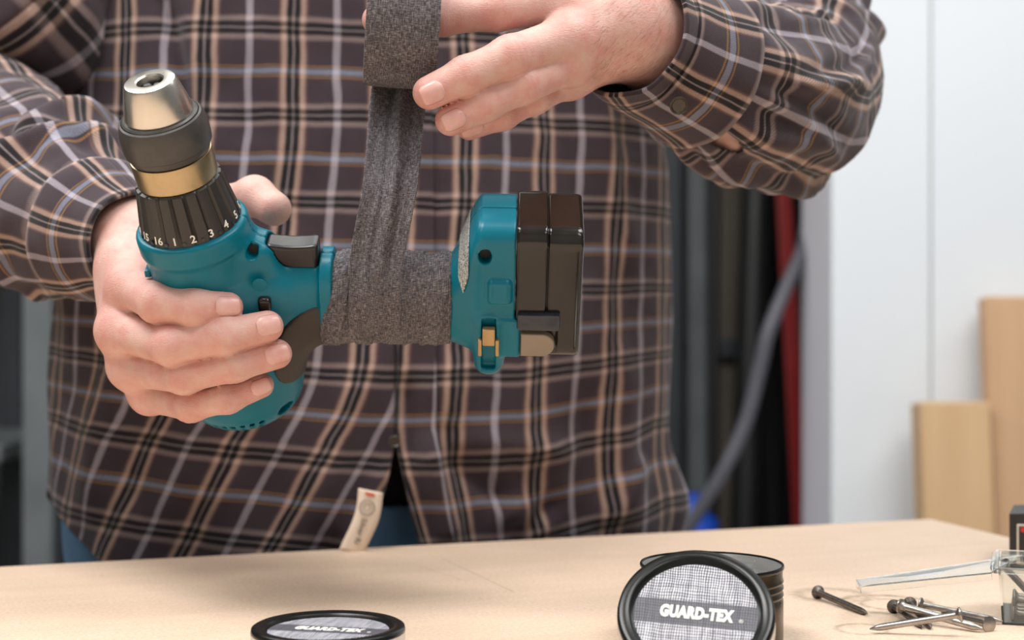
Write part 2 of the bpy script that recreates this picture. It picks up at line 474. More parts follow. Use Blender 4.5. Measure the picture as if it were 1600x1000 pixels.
# ------------------------------------------------------------------ setting
BX, BY = Vector((0.705, 0.232, 0)).normalized(), Vector((-0.232, 0.705, 0)).normalized()   # along / away across the bench
CORNER = Vector((0.352, 1.29, TZ))
def bench_mat():
    m, nt, b = newmat('bench_hardboard'); v = coords(nt)
    f1 = noisen(nt, v, 420, 4, 0.7); f2 = noisen(nt, v, 9, 4, 0.6); f3 = noisen(nt, mapping(nt, v, (6, 60, 1)), 1.0, 4)
    c = ramp(nt, f1, [(0.3, lin((212, 184, 158))), (0.55, lin((227, 202, 179))), (0.75, lin((236, 214, 193)))])
    c = mixc(nt, 1.0, c, ramp(nt, f2, [(0.3, (0.93, 0.92, 0.9)), (0.7, (1.03,)*3)]), 'MULTIPLY')
    c = mixc(nt, 1.0, c, ramp(nt, f3, [(0.35, (0.95,)*3), (0.6, (1.0,)*3)]), 'MULTIPLY')
    # ring-shaped oil stains left by cans, and a scratched line
    sep = N(nt, 'ShaderNodeSeparateXYZ'); nt.links.new(v, sep.inputs[0])
    rough = noisen(nt, v, 160, 4, 0.7)
    st = None
    for (px, py, r0, wd, am) in ((1385, 944, 0.028, 0.0055, 0.85), (1388, 944, 0.016, 0.0035, 0.7), (1300, 930, 0.021, 0.008, 0.6), (1347, 983, 0.014, 0.003, 0.6)):
        p = tp(px, py) - CORNER
        lx, ly = p.dot(BX), p.dot(BY)
        d = mathn(nt, 'SQRT', mathn(nt, 'ADD', mathn(nt, 'POWER', mathn(nt, 'SUBTRACT', sep.outputs[0], lx), 2.0), mathn(nt, 'POWER', mathn(nt, 'SUBTRACT', sep.outputs[1], ly), 2.0)))
        k = mathn(nt, 'SUBTRACT', 1.0, mathn(nt, 'DIVIDE', mathn(nt, 'ABSOLUTE', mathn(nt, 'SUBTRACT', d, r0)), wd), None, True)
        k = mathn(nt, 'MULTIPLY', mathn(nt, 'MULTIPLY', k, am), mathn(nt, 'MULTIPLY', mathn(nt, 'SUBTRACT', rough, 0.3, None, True), 4.0, None, True))
        st = k if st is None else mathn(nt, 'MAXIMUM', st, k)
    for (qa, qb, am) in (((690, 872), (805, 926), 0.35), ((720, 905), (640, 880), 0.2)):
        a_, b_ = tp(*qa)-CORNER, tp(*qb)-CORNER
        ax_, ay_ = a_.dot(BX), a_.dot(BY); dx_, dy_ = b_.dot(BX)-ax_, b_.dot(BY)-ay_; ln = math.hypot(dx_, dy_); dx_ /= ln; dy_ /= ln
        rx = mathn(nt, 'SUBTRACT', sep.outputs[0], ax_); ry = mathn(nt, 'SUBTRACT', sep.outputs[1], ay_)
        al = mathn(nt, 'ADD', mathn(nt, 'MULTIPLY', rx, dx_), mathn(nt, 'MULTIPLY', ry, dy_))
        ac_ = mathn(nt, 'ABSOLUTE', mathn(nt, 'SUBTRACT', mathn(nt, 'MULTIPLY', rx, dy_), mathn(nt, 'MULTIPLY', ry, dx_)))
        k = mathn(nt, 'MULTIPLY', mathn(nt, 'LESS_THAN', ac_, 0.0006), mathn(nt, 'MULTIPLY', mathn(nt, 'GREATER_THAN', al, 0.0), mathn(nt, 'LESS_THAN', al, ln)))
        st = mathn(nt, 'MAXIMUM', st, mathn(nt, 'MULTIPLY', k, am))
    c = mixc(nt, st, c, (*lin((128, 112, 82)), 1))
    nt.links.new(c, b.inputs['Base Color']); b.inputs['Roughness'].default_value = 0.55; b.inputs['Specular IOR Level'].default_value = 0.35
    bump(nt, b, f1, 0.12, 0.0004); return m
MAT['bench'] = bench_mat()

struct('floor', box_me('floor', (-4, -1.7, -0.1), (4, 3.85, 0.0)), M_('concrete'))
struct('wall_back', box_me('wall_back', (-4, 3.7, 0), (4, 3.85, 3.0)), M_('darkwall'))
struct('ceiling', box_me('ceiling', (-4, -1.7, 3.0), (4, 3.85, 3.1)), M_('wallwhite'))
struct('wall_front', box_me('wall_front', (-4, -1.7, 0), (4, -1.55, 3.0)), M_('paintgrey'))
struct('wall_side', box_me('wall_side', (-4.15, -1.7, 0), (-4.0, 3.85, 3.0)), M_('paintgrey'))
wl = struct('wall_left', box_me('wall_left', (-4.0, 3.5, 0), (-0.72, 3.69, 3.0)), M_('greenwall'))
# white partition: two sheets with a shallow seam, return side painted lighter to offset its shade
wr = struct('wall_right', box_me('wall_right', (0.548, 2.64, 0), (4, 2.9, 3.0)), M_('wallreturn'))
struct('panel', box_me('panel', (0.545, 2.62, 0.0), (0.7135, 2.641, 3.0), 0.003), M_('wallwhite'), wr)
struct('panel', box_me('panel', (0.7175, 2.62, 0.0), (4.0, 2.641, 3.0), 0.003), M_('wallwhite'), wr)
struct('seam_strip', box_me('seam_strip', (0.7125, 2.628, 0.0), (0.7185, 2.6405, 3.0)), M_('seam'), wr)

# bench
bench = empty('workbench', (CORNER.x, CORNER.y, 0)); bench.rotation_euler = (0, 0, math.atan2(BX.y, BX.x))
tag(bench, 'tan hardboard workbench top with faint oil rings in front of the man', 'workbench')
top = obj('bench_top', box_me('bench_top', (-2.2, -1.25, -0.028), (0.0, 0.0, 0.0), 0.0015, 2), M_('bench'), bench, smooth=40); top.location = (0, 0, TZ)
obj('apron', box_me('apron', (-2.15, -0.06, 0.77), (-0.05, -0.03, 0.872), 0.002), M_('fir'), bench, smooth=False)
obj('apron', box_me('apron', (-2.15, -1.22, 0.77), (-0.05, -1.19, 0.872), 0.002), M_('fir'), bench, smooth=False)
for lx in (-2.1, -0.14):
    for ly in (-1.19, -0.15):
        obj('leg', box_me('leg', (lx, ly, 0.0), (lx+0.09, ly+0.09, 0.872), 0.003), M_('fir'), bench, smooth=False)

# ------------------------------------------------------------------ storage behind
def pole(name, p0, p1, r, m, label, cat, group=None, n=16):
    p0 = Vector(p0); p1 = Vector(p1); b = p0 if p0.z < p1.z else p1
    me = tube_me(name, [p0, p0.lerp(p1, 0.02), p0.lerp(p1, 0.98), p1], [r*0.9, r, r, r*0.9], n)
    return tag(obj(name, me, m, smooth=40, loc=b), label, cat, group)
def ground(px, Y): return Vector(((px-800)/FOC*Y, Y, 0))
# left rack
rk = empty('storage_rack', (-1.1, 3.0, 0)); tag(rk, 'grey steel storage rack behind the man at the far left', 'rack')
for (px, Y, wd, k) in ((63, 2.9, 0.028, 'rack'), (20, 3.3, 0.022, 'rackdark'), (-120, 2.9, 0.028, 'rack'), (100, 3.3, 0.028, 'rackdark')):
    g = ground(px, Y)-Vector((-1.1, 3.0, 0))
    obj('post', box_me('post', (g.x-wd, g.y-0.02, 0), (g.x+wd, g.y+0.02, 2.4), 0.003), M_(k), rk, smooth=False)
for z in (0.25, 0.795, 1.5, 2.1):
    obj('shelf', box_me('shelf', (-0.32, -0.12, z-0.015), (0.14, 0.34, z+0.015), 0.003), M_('rack' if z == 0.795 else 'rackdark'), rk, smooth=False)
# narrow rack in the dark niche
rn = empty('upright_rack', (0.33, 3.45, 0)); tag(rn, 'dark steel upright frame standing in the niche beside the man', 'rack')
for (px, Y, wd, k) in ((1040, 3.3, 0.03, 'rackdark'), (1088, 3.35, 0.02, 'rack'), (1135, 3.4, 0.022, 'rackbrown'), (1158, 3.4, 0.012, 'rackbrown')):
    g = ground(px, Y)-Vector((0.33, 3.45, 0))
    obj('upright', box_me('upright', (g.x-wd, g.y-0.02, 0), (g.x+wd, g.y+0.02, 2.3), 0.003), M_(k), rn, smooth=False)
for z in (0.3, 0.98, 1.9):
    obj('crossbar', box_me('crossbar', (-0.06, -0.1, z-0.02), (0.2, -0.075, z+0.02), 0.003), M_('rackdark'), rn, smooth=False)
pole('black_pipe', ground(1150, 3.15), at(1188, 150, 3.3), 0.034, M_('blacktube'), 'thick black pipe leaning in the niche beside the brown uprights', 'pipe', 'black pipes in the niche')
pole('black_pipe', ground(1208, 3.22), at(1204, 150, 3.42), 0.026, M_('blacktube'), 'black pipe standing upright behind the grey hose', 'pipe', 'black pipes in the niche')
pole('black_pipe', ground(1236, 3.3), at(1262, 120, 3.5), 0.024, M_('blacktube'), 'thin black pipe behind the flat red bar', 'pipe', 'black pipes in the niche')
pole('black_pipe', ground(1112, 3.12), at(1118, 100, 3.2), 0.012, M_('blacktube'), 'thin black pipe standing in front of the dark frame', 'pipe', 'black pipes in the niche')
rb = box_me('red_bar', (-0.015, -0.008, 0), (0.015, 0.008, 1.42), 0.003)
o = tag(obj('red_bar', rb, M_('red'), smooth=False), 'flat red bar leaning behind the grey hose by the white partition', 'bar')
g0 = ground(1278, 2.96); g1 = at(1222, 250, 3.12); o.location = g0
o.rotation_euler = (-math.atan2(g1.y-g0.y, g1.z), math.atan2(g1.x-g0.x, g1.z), 0)
hp = catmull([at(1264, 340, 2.98), at(1254, 390, 2.88), at(1228, 450, 2.84), at(1200, 520, 2.82), at(1187, 575, 2.82), at(1165, 660, 2.82), at(1128, 740, 2.82), at(1088, 805, 2.84), at(1030, 900, 2.88), at(990, 1100, 2.95), ground(980, 3.0)+Vector((0, 0, 0.02))], 60)
tag(obj('grey_hose', tube_me('grey_hose', hp, 0.0135, 14), M_('greyhose'), loc=hp[-1]), 'grey hose hanging in a slack curve across the dark niche', 'hose')
# blue container
bc = lathe_me('blue_jerrycan', [(0.045, 0), (0.055, 0.01), (0.055, 0.62), (0.05, 0.65), (0.03, 0.665), (0.028, 0.70), (0.0, 0.70)], 32)
p = at(1082, 815, 3.05); o = obj('blue_bottle', bc, M_('blue'), smooth=50); o.location = (p.x, p.y, 0); tag(o, 'tall blue plastic bottle on the floor behind the bench edge', 'bottle')
# boards on the white wall
def board(px0, px1, ytop, Y, th, m, label, lean):
    x0, x1 = (px0-800)/FOC*Y, (px1-800)/FOC*Y; zt = CAMZ-(ytop-HORY)/FOC*Y
    o = obj('pine_board', box_me('pine_board', (x0-(x0+x1)/2, 0, 0), (x1-(x0+x1)/2, th, zt), 0.003), m, smooth=False)
    o.location = ((x0+x1)/2, Y-lean, 0); o.rotation_euler = (-math.atan2(lean, zt), 0, 0)
    return tag(o, label, 'board', 'pine boards leaning on the partition')
board(1437, 1547, 620, 2.50, 0.06, M_('pine'), 'shorter pale pine board leaning on the white partition', 0.12)
board(1538, 1660, 452, 2.55, 0.04, M_('pine2'), 'taller warm-coloured pine board leaning beside the shorter pale one', 0.16)

# ------------------------------------------------------------------ cordless drill (local: x towards the battery, y sideways to the viewer, z forward)
TILT = math.radians(35)
Hd = Vector((1, 0, -0.02)).normalized()
Fd = Vector((0.0, -math.sin(TILT), math.cos(TILT))); Fd = (Fd-Hd*Fd.dot(Hd)).normalized()
Nd = Fd.cross(Hd)          # towards the viewer, downwards
if Nd.y > 0: Nd = -Nd
DO = at(331, 455, 0.90)
DM = Matrix((Hd, Nd, Fd)).transposed().to_4x4()
DM.translation = DO
flipped = DM.to_3x3().determinant() < 0
if flipped:                 # keep a right-handed frame: local y away from the viewer
    DM = Matrix((Hd, -Nd, Fd)).transposed().to_4x4(); DM.translation = DO
YS = -1.0 if flipped else 1.0   # local y of the viewer's side
drill = empty('cordless_drill'); drill.matrix_world = DM
tag(drill, 'teal and black cordless drill held chuck-up by the barrel, handle wrapped in grey tape', 'drill')
RK = math.radians(8.5)
A = np.array([-math.sin(RK), 0, math.cos(RK)])            # barrel axis, towards the chuck
Uo = np.array([math.cos(RK), 0, math.sin(RK)])            # across the barrel, towards the handle
Vw = np.array([0, YS, 0])                                 # towards the viewer

def superell(y, z, a, b, n):
    return (np.abs(y/a)**n+np.abs(z/b)**n)**(1.0/n)
def handle_sec(P):
    """handle running along x: section changes from an ellipse to the battery foot"""
    x = P[:, 0]; t = np.clip((x-0.137)/0.022, 0, 1); t = t*t*(3-2*t)
    hw = 0.0178+(0.0265-0.0178)*t; hv = 0.0268+(0.0448-0.0268)*t; n = 2.2+(4.6-2.2)*t; zc = -0.002+0.0185*t
    s = superell(P[:, 1], P[:, 2]-zc, hw, hv, n)
    d2 = (s-1)*np.minimum(hw, hv)*0.9
    return np.maximum(d2, np.maximum(0.0-x, x-0.1775))
def housing_f(P):
    d = housing_core(P)
    # lip that stands proud round the torque collar
    d = smin(d, cyl(P, (0, 0, 0), A, 0.036, 0.0485, 0.0318, 0.002), 0.004)
    # collar step where the neck meets the wrapped grip
    nk = np.maximum((superell(P[:, 1], P[:, 2]+0.001, 0.0205, 0.0300, 2.4)-1)*0.0205, np.abs(P[:, 0]-0.0690)-0.0035)
    d = smin(d, nk, 0.003)
    # seat of the trigger
    d = np.maximum(d, -rbox(P, (0.0500, 0, 0.034), (0.0153, 0.0078, 0.012), 0.003))
    # seam between the two shells
    d = np.maximum(d, -(np.maximum(np.abs(P[:, 1])-0.0004, np.abs(d+0.0002)-0.0007)))
    # bulge and bit holder on the foot
    d = smin(d, rbox(P, (0.1690, YS*0.0255, 0.0225), (0.0068, 0.0045, 0.0080), 0.003), 0.002)
    prong = cyl(P, (0.1630, YS*0.0225, 0.0), (0, 0, 1), -0.0365, 0.006, 0.0085, 0.006)
    d = smin(d, prong, 0.005)
    d = smin(d, rbox(P, (0.1715, YS*0.0235, -0.010), (0.0095, 0.0050, 0.0130), 0.0015), 0.002)
    d = np.maximum(d, -rbox(P, (0.1630, YS*0.0320, -0.0130), (0.0042, 0.0065, 0.0175), 0.0015))
    # screw wells and the two oval slots
    for c, r in (((0.1605, YS*0.028, 0.0445), 0.0038), ((0.0285, YS*0.017, 0.036), 0.0033)):
        q = P-V(c); d = np.maximum(d, -np.maximum(np.hypot(q[:, 0], q[:, 2]*0.8)-r, np.abs(q[:, 1])-0.009))
    q = (P-V((0.0400, YS*0.0190, -0.0700)))/V((0.006, 0.007, 0.0042)); d = np.maximum(d, -(np.linalg.norm(q, axis=1)-1)*0.0045)
    # cooling slots on the tail
    q = P@A; u = P@Uo; v = P@Vw
    ang = np.arctan2(u, v); rad = np.hypot(u, v)
    for row in (-0.0765, -0.0810):
        kk = (ang/0.17)-np.round(ang/0.17)
        sl = np.maximum(np.maximum(np.abs(q-row)-0.0016, np.abs(kk)*0.17*0.03-0.0013), 0.020-rad)
        sl = np.where((ang > -0.5) & (ang < 0.62), sl, 1.0)
        d = np.maximum(d, -sl)
    return d
def housing_core(P):
    d = cyl(P, (0, 0, 0), A, -0.070, 0.0475, 0.0305, 0.003)
    tail = cyl(P, (0.004, 0, 0), A, -0.086, -0.032, 0.0345, 0.016)
    d = smin(d, tail, 0.014)
    d = smin(d, rbox(P, (0.029, 0, 0.022), (0.010, 0.012, 0.016), 0.006), 0.014)
    h = handle_sec(P)
    return np.where(P[:, 2] < 0, smin(d, h, 0.030), smin(d, h, 0.012+0.018*np.clip(1-P[:, 2]/0.02, 0, 1)))
me, HP = sdf_mesh('housing', housing_f, (-0.075, -0.05, -0.105), (0.19, 0.05, 0.065), 0.00105)
obj('housing', me, M_('teal'), drill)

# near-black recess floors that paint in the shade of the wells
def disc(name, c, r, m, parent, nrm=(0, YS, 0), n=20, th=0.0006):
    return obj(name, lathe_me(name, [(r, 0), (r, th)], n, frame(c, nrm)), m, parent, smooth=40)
disc('well_shade', (0.1605, YS*0.0205, 0.0445), 0.0034, M_('hole'), drill)
disc('well_shade', (0.0285, YS*0.0085, 0.036), 0.0030, M_('hole'), drill)

# rubber grip: runs down the back of the barrel from the neck and under the handle
def grip_f(P):
    x, z = P[:, 0], P[:, 2]
    sh = housing_core(P)-0.0014
    m = np.hypot(x-0.0745, z+0.033)-0.0375
    m = smax(m, -0.056-z, 0.010)
    return smax(sh, m, 0.0022)
me, _ = sdf_mesh('rubber_grip', grip_f, (0.030, -0.05, -0.075), (0.092, 0.05, 0.012), 0.0012)
obj('rubber_grip', me, M_('rubber'), drill)

# trigger
def trig_f(P):
    d = rbox(P, (0.0500, 0, 0.0280), (0.0148, 0.0072, 0.0105), 0.0028)
    q = np.hypot(P[:, 0]-0.0495, P[:, 2]-0.105)-0.0690
    return smax(d, -q, 0.002)
me, _ = sdf_mesh('trigger', trig_f, (0.033, -0.018, 0.010), (0.072, 0.018, 0.045), 0.0009)
obj('trigger', me, M_('trigger'), drill)
# direction switch
o = obj('direction_switch', box_me('direction_switch', (-0.0038, -0.003, -0.0045), (0.0038, 0.003, 0.0045), 0.0022, 3), M_('blackgloss'), drill)
o.location = (0.0348, YS*0.0225, 0.0075)
disc('switch_mark', (0.0330, YS*0.0222, 0.0205), 0.0042, M_('teal'), drill)
# shell rails on the far edge of the front
for k in range(1, 2):
    c = A*(0.037-0.012*k)+Vw*0.010-Uo*0.0290
    o = obj('rail_tab', box_me('rail_tab', (-0.0018, -0.004, -0.0022), (0.0018, 0.004, 0.0022), 0.0007), M_('teal'), drill)
    o.location = tuple(c)

# torque collar, chuck
Mb = Matrix.Identity(4)
for i, ax in enumerate((Vw*1.0, None, A)):
    pass
ax_x = Vector(Uo); ax_z = Vector(A); ax_y = ax_z.cross(ax_x)
Mb = Matrix((ax_x, ax_y, ax_z)).transposed().to_4x4()
def rib(r, z, t):
    k = 0.5+0.5*math.cos(t*20)
    g = 1.0 if 0.049 < z < 0.0776 else 0.0
    return r-0.0013*g*max(0.0, (k-0.80)/0.20)
prof = [(0.0290, 0.046), (0.0290, 0.0475), (0.0288, 0.050), (0.0279, 0.056), (0.0266, 0.0635), (0.0254, 0.0705), (0.0247, 0.0755), (0.0240, 0.0775), (0.0212, 0.0785), (0.0200, 0.0765), (0.0150, 0.0765)]
collar = obj('torque_collar', lathe_me('torque_collar', prof, 240, Mb, rib), M_('collar'), drill, smooth=50)
def cone_r(z): return 0.0290+(0.0247-0.0290)*(z-0.0475)/(0.0755-0.0475)
def text_me(txt, size, ext=0.0, offset=0.0, shear=0.0):
    c = bpy.data.curves.new('glyphs', 'FONT'); c.body = txt; c.size = size; c.extrude = ext; c.offset = offset; c.shear = shear; c.space_character = 1.0+offset*130
    c.align_x = 'CENTER'; c.align_y = 'CENTER'; c.resolution_u = 3
    o = bpy.data.objects.new('glyphs', c); COL.objects.link(o)
    bpy.context.view_layer.update()
    me = bpy.data.meshes.new_from_object(o.evaluated_get(bpy.context.evaluated_depsgraph_get()))
    bpy.data.objects.remove(o); bpy.data.curves.remove(c); return me
def on_collar(me, ang0, zc, lift):
    sg = 1.0
    for v in me.vertices:
        z = zc+v.co.y; r = cone_r(z)+lift+v.co.z; a = ang0+v.co.x/0.0275
        p = Vector(Vw)*(r*math.cos(a))+Vector(Uo)*(r*math.sin(a))+Vector(A)*z
        v.co = p
    me.update(); return me
for k, t in enumerate(('13', '14', '15', '16', '1', '2', '3', '4', '5', '6', '7')):
    ang = (k-4)*0.368-0.10
    obj('numeral', on_collar(text_me(t, 0.0062, 0.0001, 0.00012), ang, 0.0530, 0.0004), M_('white_ink'), collar, smooth=False)
    dm = lathe_me('dot', [(0.0011, 0), (0.0011, 0.0004), (0.0, 0.0005)], 10)
    obj('dot', on_collar(dm, ang+0.184, 0.0512, 0.0003), M_('darkplastic'), collar, smooth=False)

chuck = obj('chuck_ring', lathe_me('chuck_ring', [(0.0150, 0.076), (0.0218, 0.0778), (0.0226, 0.0790), (0.0230, 0.0925), (0.0227, 0.0938), (0.0210, 0.0944), (0.0207, 0.0950)], 96, Mb), M_('bronze'), drill, smooth=30)
def knurl(r, z, t): return r
slv = [(0.0195, 0.0930), (0.0222, 0.0945), (0.0230, 0.0965), (0.0231, 0.0980), (0.0244, 0.0990), (0.0247, 0.1030), (0.0246, 0.1090), (0.0238, 0.1130), (0.0226, 0.1160), (0.0215, 0.1166), (0.0212, 0.1160), (0.0210, 0.1172), (0.0200, 0.1180), (0.0182, 0.1180)]
obj('chuck_sleeve', lathe_me('chuck_sleeve', slv, 96, Mb), M_('sleeve'), drill, smooth=30)
nose = obj('chuck_nose', lathe_me('chuck_nose', [(0.0175, 0.1170), (0.0188, 0.1180), (0.0190, 0.1195), (0.0146, 0.1362), (0.0137, 0.1378), (0.0124, 0.1382), (0.0080, 0.1382), (0.0072, 0.1374), (0.0068, 0.1350), (0.0068, 0.1220)], 96, Mb, cap=False), M_('chuck'), drill, smooth=35)
obj('bore', lathe_me('bore', [(0.0068, 0.1220), (0.0066, 0.1310), (0.0, 0.1312)], 32, Mb, cap=False), M_('hole'), nose, smooth=40)
for k in range(3):
    a = 2*pi*k/3+0.4
    c = Vector((0.0034*math.cos(a), 0.0034*math.sin(a), 0))
    jm = lathe_me('jaw', [(0.0027, 0.124), (0.0027, 0.1340), (0.0018, 0.1350), (0.0, 0.1352)], 14, Mb @ Matrix.Translation(c))
    obj('jaw', jm, M_('sleeve'), nose, smooth=40)

# battery
def batt_f(P):
    def oct_(P, c, h, r, ch):
        d = rbox(P, c, h, r)
        q = np.abs(P-V(c)); e = (q[:, 1]+q[:, 2]-(h[1]+h[2]-ch))/1.414
        return smax(d, e, 0.003)
    d = oct_(P, (0.1870, 0, 0.0165), (0.0090, 0.0270, 0.0445), 0.0015, 0.006)
    d2 = oct_(P, (0.2045, 0, 0.0165), (0.0108, 0.0266, 0.0436), 0.0035, 0.0065)
    d = np.minimum(d, d2)
    d = np.maximum(d, -rbox(P, (0.1972, 0, 0.012), (0.0005, 0.06, 0.06), 0.0001)*1.0-0.0) if False else d
    gr = np.maximum(np.abs(P[:, 0]-0.1955)-0.0005, -(d+0.0008))
    d = np.maximum(d, -gr)
    # raised edge ribs on the front face, pocket for the latch
    d = np.maximum(d, -rbox(P, (0.2045, 0, 0.0610), (0.0078, 0.0165, 0.0010), 0.0004))
    d = np.maximum(d, -rbox(P, (0.1905, YS*0.0285, -0.0130), (0.0118, 0.0030, 0.0100), 0.001))
    return d
me, _ = sdf_mesh('battery_pack', batt_f, (0.172, -0.034, -0.034), (0.222, 0.034, 0.068), 0.0008)
bat = obj('battery_pack', me, M_('blackgloss'), drill)
o = obj('latch_plate', box_me('latch_plate', (0.1790, -0.0035, -0.0045), (0.2035, 0.0035, 0.0065), 0.0014, 2), M_('darkplastic'), bat, smooth=40); o.location = (0, YS*0.0268, 0.0020)
def latch_f(P):
    q = P.copy()
    dx = np.abs(q[:, 0]-0.188)-0.0065
    d2 = np.where(q[:, 0] > 0.193, np.hypot(q[:, 0]-0.193, q[:, 2]+0.0130)-0.0078, np.maximum(0.1815-q[:, 0], np.abs(q[:, 2]+0.0130)-0.0078))
    return smax(d2, np.abs(q[:, 1]-YS*0.0265)-0.0034, 0.0012)
me, _ = sdf_mesh('latch_button', latch_f, (0.178, YS*0.0265-0.006, -0.024), (0.204, YS*0.0265+0.006, -0.003), 0.0006)
obj('latch_button', me, M_('buttongrey'), bat)
# brass clips in the bit holder
for dx, z0, z1, wd in ((0, -0.0125, -0.001, 0.0036), (-0.0050, -0.0200, -0.0085, 0.0011), (0.0050, -0.0200, -0.0085, 0.0011)):
    o = obj('bit_clip', box_me('bit_clip', (0.1630+dx-wd, -0.002, z0), (0.1630+dx+wd, 0.002, z1), 0.0006), M_('brass'), drill, smooth=40)
    o.location = (0, YS*0.0298, 0)
# printed sticker on the shoulder of the foot
def sticker():
    m, nt, b = newmat('sticker_print'); v = coords(nt)
    f = noisen(nt, mapping(nt, v, (900, 1800, 700)), 1.0, 2)
    nt.links.new(ramp(nt, f, [(0.40, lin((84, 90, 92))), (0.62, lin((196, 198, 192)))]), b.inputs['Base Color']); b.inputs['Roughness'].default_value = 0.4
    vs, fs = [], []
    n1, n2 = 14, 24
    out = []
    for j in range(n2+1):
        th = -0.75+(0.75+1.15)*j/n2           # angle round the shoulder, 0 = front
        x0, x1 = 0.1452, 0.1512
        tt = j/n2
        if tt > 0.82: x0 = x0+(tt-0.82)/0.18*0.0030; x1 = x1-(tt-0.82)/0.18*0.0030
        for i in range(n1+1):
            out.append((x0+(x1-x0)*i/n1, th))
    P = []
    for x, th in out:
        d = np.array([0, YS*math.sin(th), math.cos(th)]); lo_, hi_ = 0.0, 0.07
        c = np.array([x, 0, 0.008])
        for _ in range(28):
            mid = (lo_+hi_)/2
            if handle_sec((c+d*mid)[None])[0] < 0: lo_ = mid
            else: hi_ = mid
        P.append(c+d*(lo_+0.0011))
    for j in range(n2):
        for i in range(n1):
            a = j*(n1+1)+i; fs.append((a, a+1, a+n1+2, a+n1+1))
    return obj('warning_sticker', mesh_of('warning_sticker', np.array(P), np.array(fs)), m, drill)
stk = sticker()
md = stk.modifiers.new('thick', 'SOLIDIFY'); md.thickness = 0.0003; md.offset = 0

# ------------------------------------------------------------------ grey gauze tape: wrap on the handle, the free strip and the roll
DMn = np.array(DM)
def d2w(p): return DM @ Vector(p)
tape = empty('gauze_tape', tuple(at(628, 34, 0.885))); 
tag(tape, 'roll of grey woven gauze tape with its strip being wound round the drill handle', 'tape')
bpy.context.view_layer.update()
def hsec_pt(x, th, off):
    """point on the handle section, th = 0 front (z+), + towards the viewer"""
    hw, hv = 0.0178+off, 0.0268+off
    c, s = math.cos(th), math.sin(th); n = 2.2
    k = (abs(s/hw)**n+abs(c/hv)**n)**(-1/n)
    return (x, YS*s*k, -0.002+c*k)
nx, nt_ = 150, 260
vs = []; U = []
for i in range(nx+1):
    for j in range(nt_+1):
        th = -pi+2*pi*j/nt_
        x0 = 0.0712+0.0022*math.sin(th*1.0+2.2)+0.0006*noise.noise((th*6, 1.3, 0))-0.0045*max(0, math.cos(th-2.4))
        x1 = 0.1405+0.0008*noise.noise((th*9, 7.3, 0))+0.0012*math.sin(th+1)
        x = x0+(x1-x0)*i/nx
        r = 0.0020+0.0007*noise.noise((x*160+th*1.5, th*2.5, 3))+0.0005*noise.noise((x*420, th*7, 9))
        # overlapping turns: a step at each tape edge
        r += 0.0009*((x*1.0+th*0.004) % 0.019 < 0.010)
        r += 0.0014*math.exp(-((x-0.0712)/0.012)**2)*max(0, math.cos(th-2.3))
        fld = math.exp(-((x-0.089-0.002*math.sin(th*3))/0.0016)**2)+math.exp(-((x-0.113+0.001*math.sin(th*2))/0.0014)**2)
        r += 0.0009*fld
        if i == 0 or i == nx: r -= 0.0016
        p = d2w(hsec_pt(x, th, r)); vs.append(p); U.append((x, th*0.025+x*0.15))
fs = [(i*(nt_+1)+j, i*(nt_+1)+j+1, (i+1)*(nt_+1)+j+1, (i+1)*(nt_+1)+j) for i in range(nx) for j in range(nt_)]
me = mesh_of('handle_wrap', np.array(vs), np.array(fs)); set_uv(me, U)
me.transform(Matrix.Translation(-tape.location)); obj('handle_wrap', me, M_('tape'), tape)

# roll: axis nearly along x
RC = at(628, 33, 0.885); Rax = Vector((0.985, 0.10, -0.055)).normalized()
RM = frame(RC, Rax, (0, 0, 1))
RO, RI, RW = 0.0385, 0.0185, 0.0203
prof = []
for k in range(9): prof.append((RO-0.0006*(abs(k-4)/4)**6, -RW+2*RW*k/8))
prof = [(RI, -RW)]+[(RI+(RO-0.0006-RI)*k/6, -RW-0.0004*math.sin(k*1.7)) for k in range(1, 6)]+prof+[(RI+(RO-0.0006-RI)*k/6, RW+0.0004*math.sin(k*1.3)) for k in range(5, 0, -1)]+[(RI, RW), (RI-0.0012, RW), (RI-0.0012, -RW), (RI, -RW)]
n = 128
def rfun(r, z, t): return r+(0.0005*noise.noise((math.cos(t)*3, math.sin(t)*3, z*60)) if r > 0.03 else 0)
rme = lathe_me('roll', prof, n, None, rfun, cap=False)
U = []
for v in rme.vertices: U.append((v.co.z, math.atan2(v.co.y, v.co.x)*RO))
set_uv(rme, U); rme.transform(RM); rme.transform(Matrix.Translation(-tape.location))
obj('roll', rme, M_('tape'), tape, smooth=40)
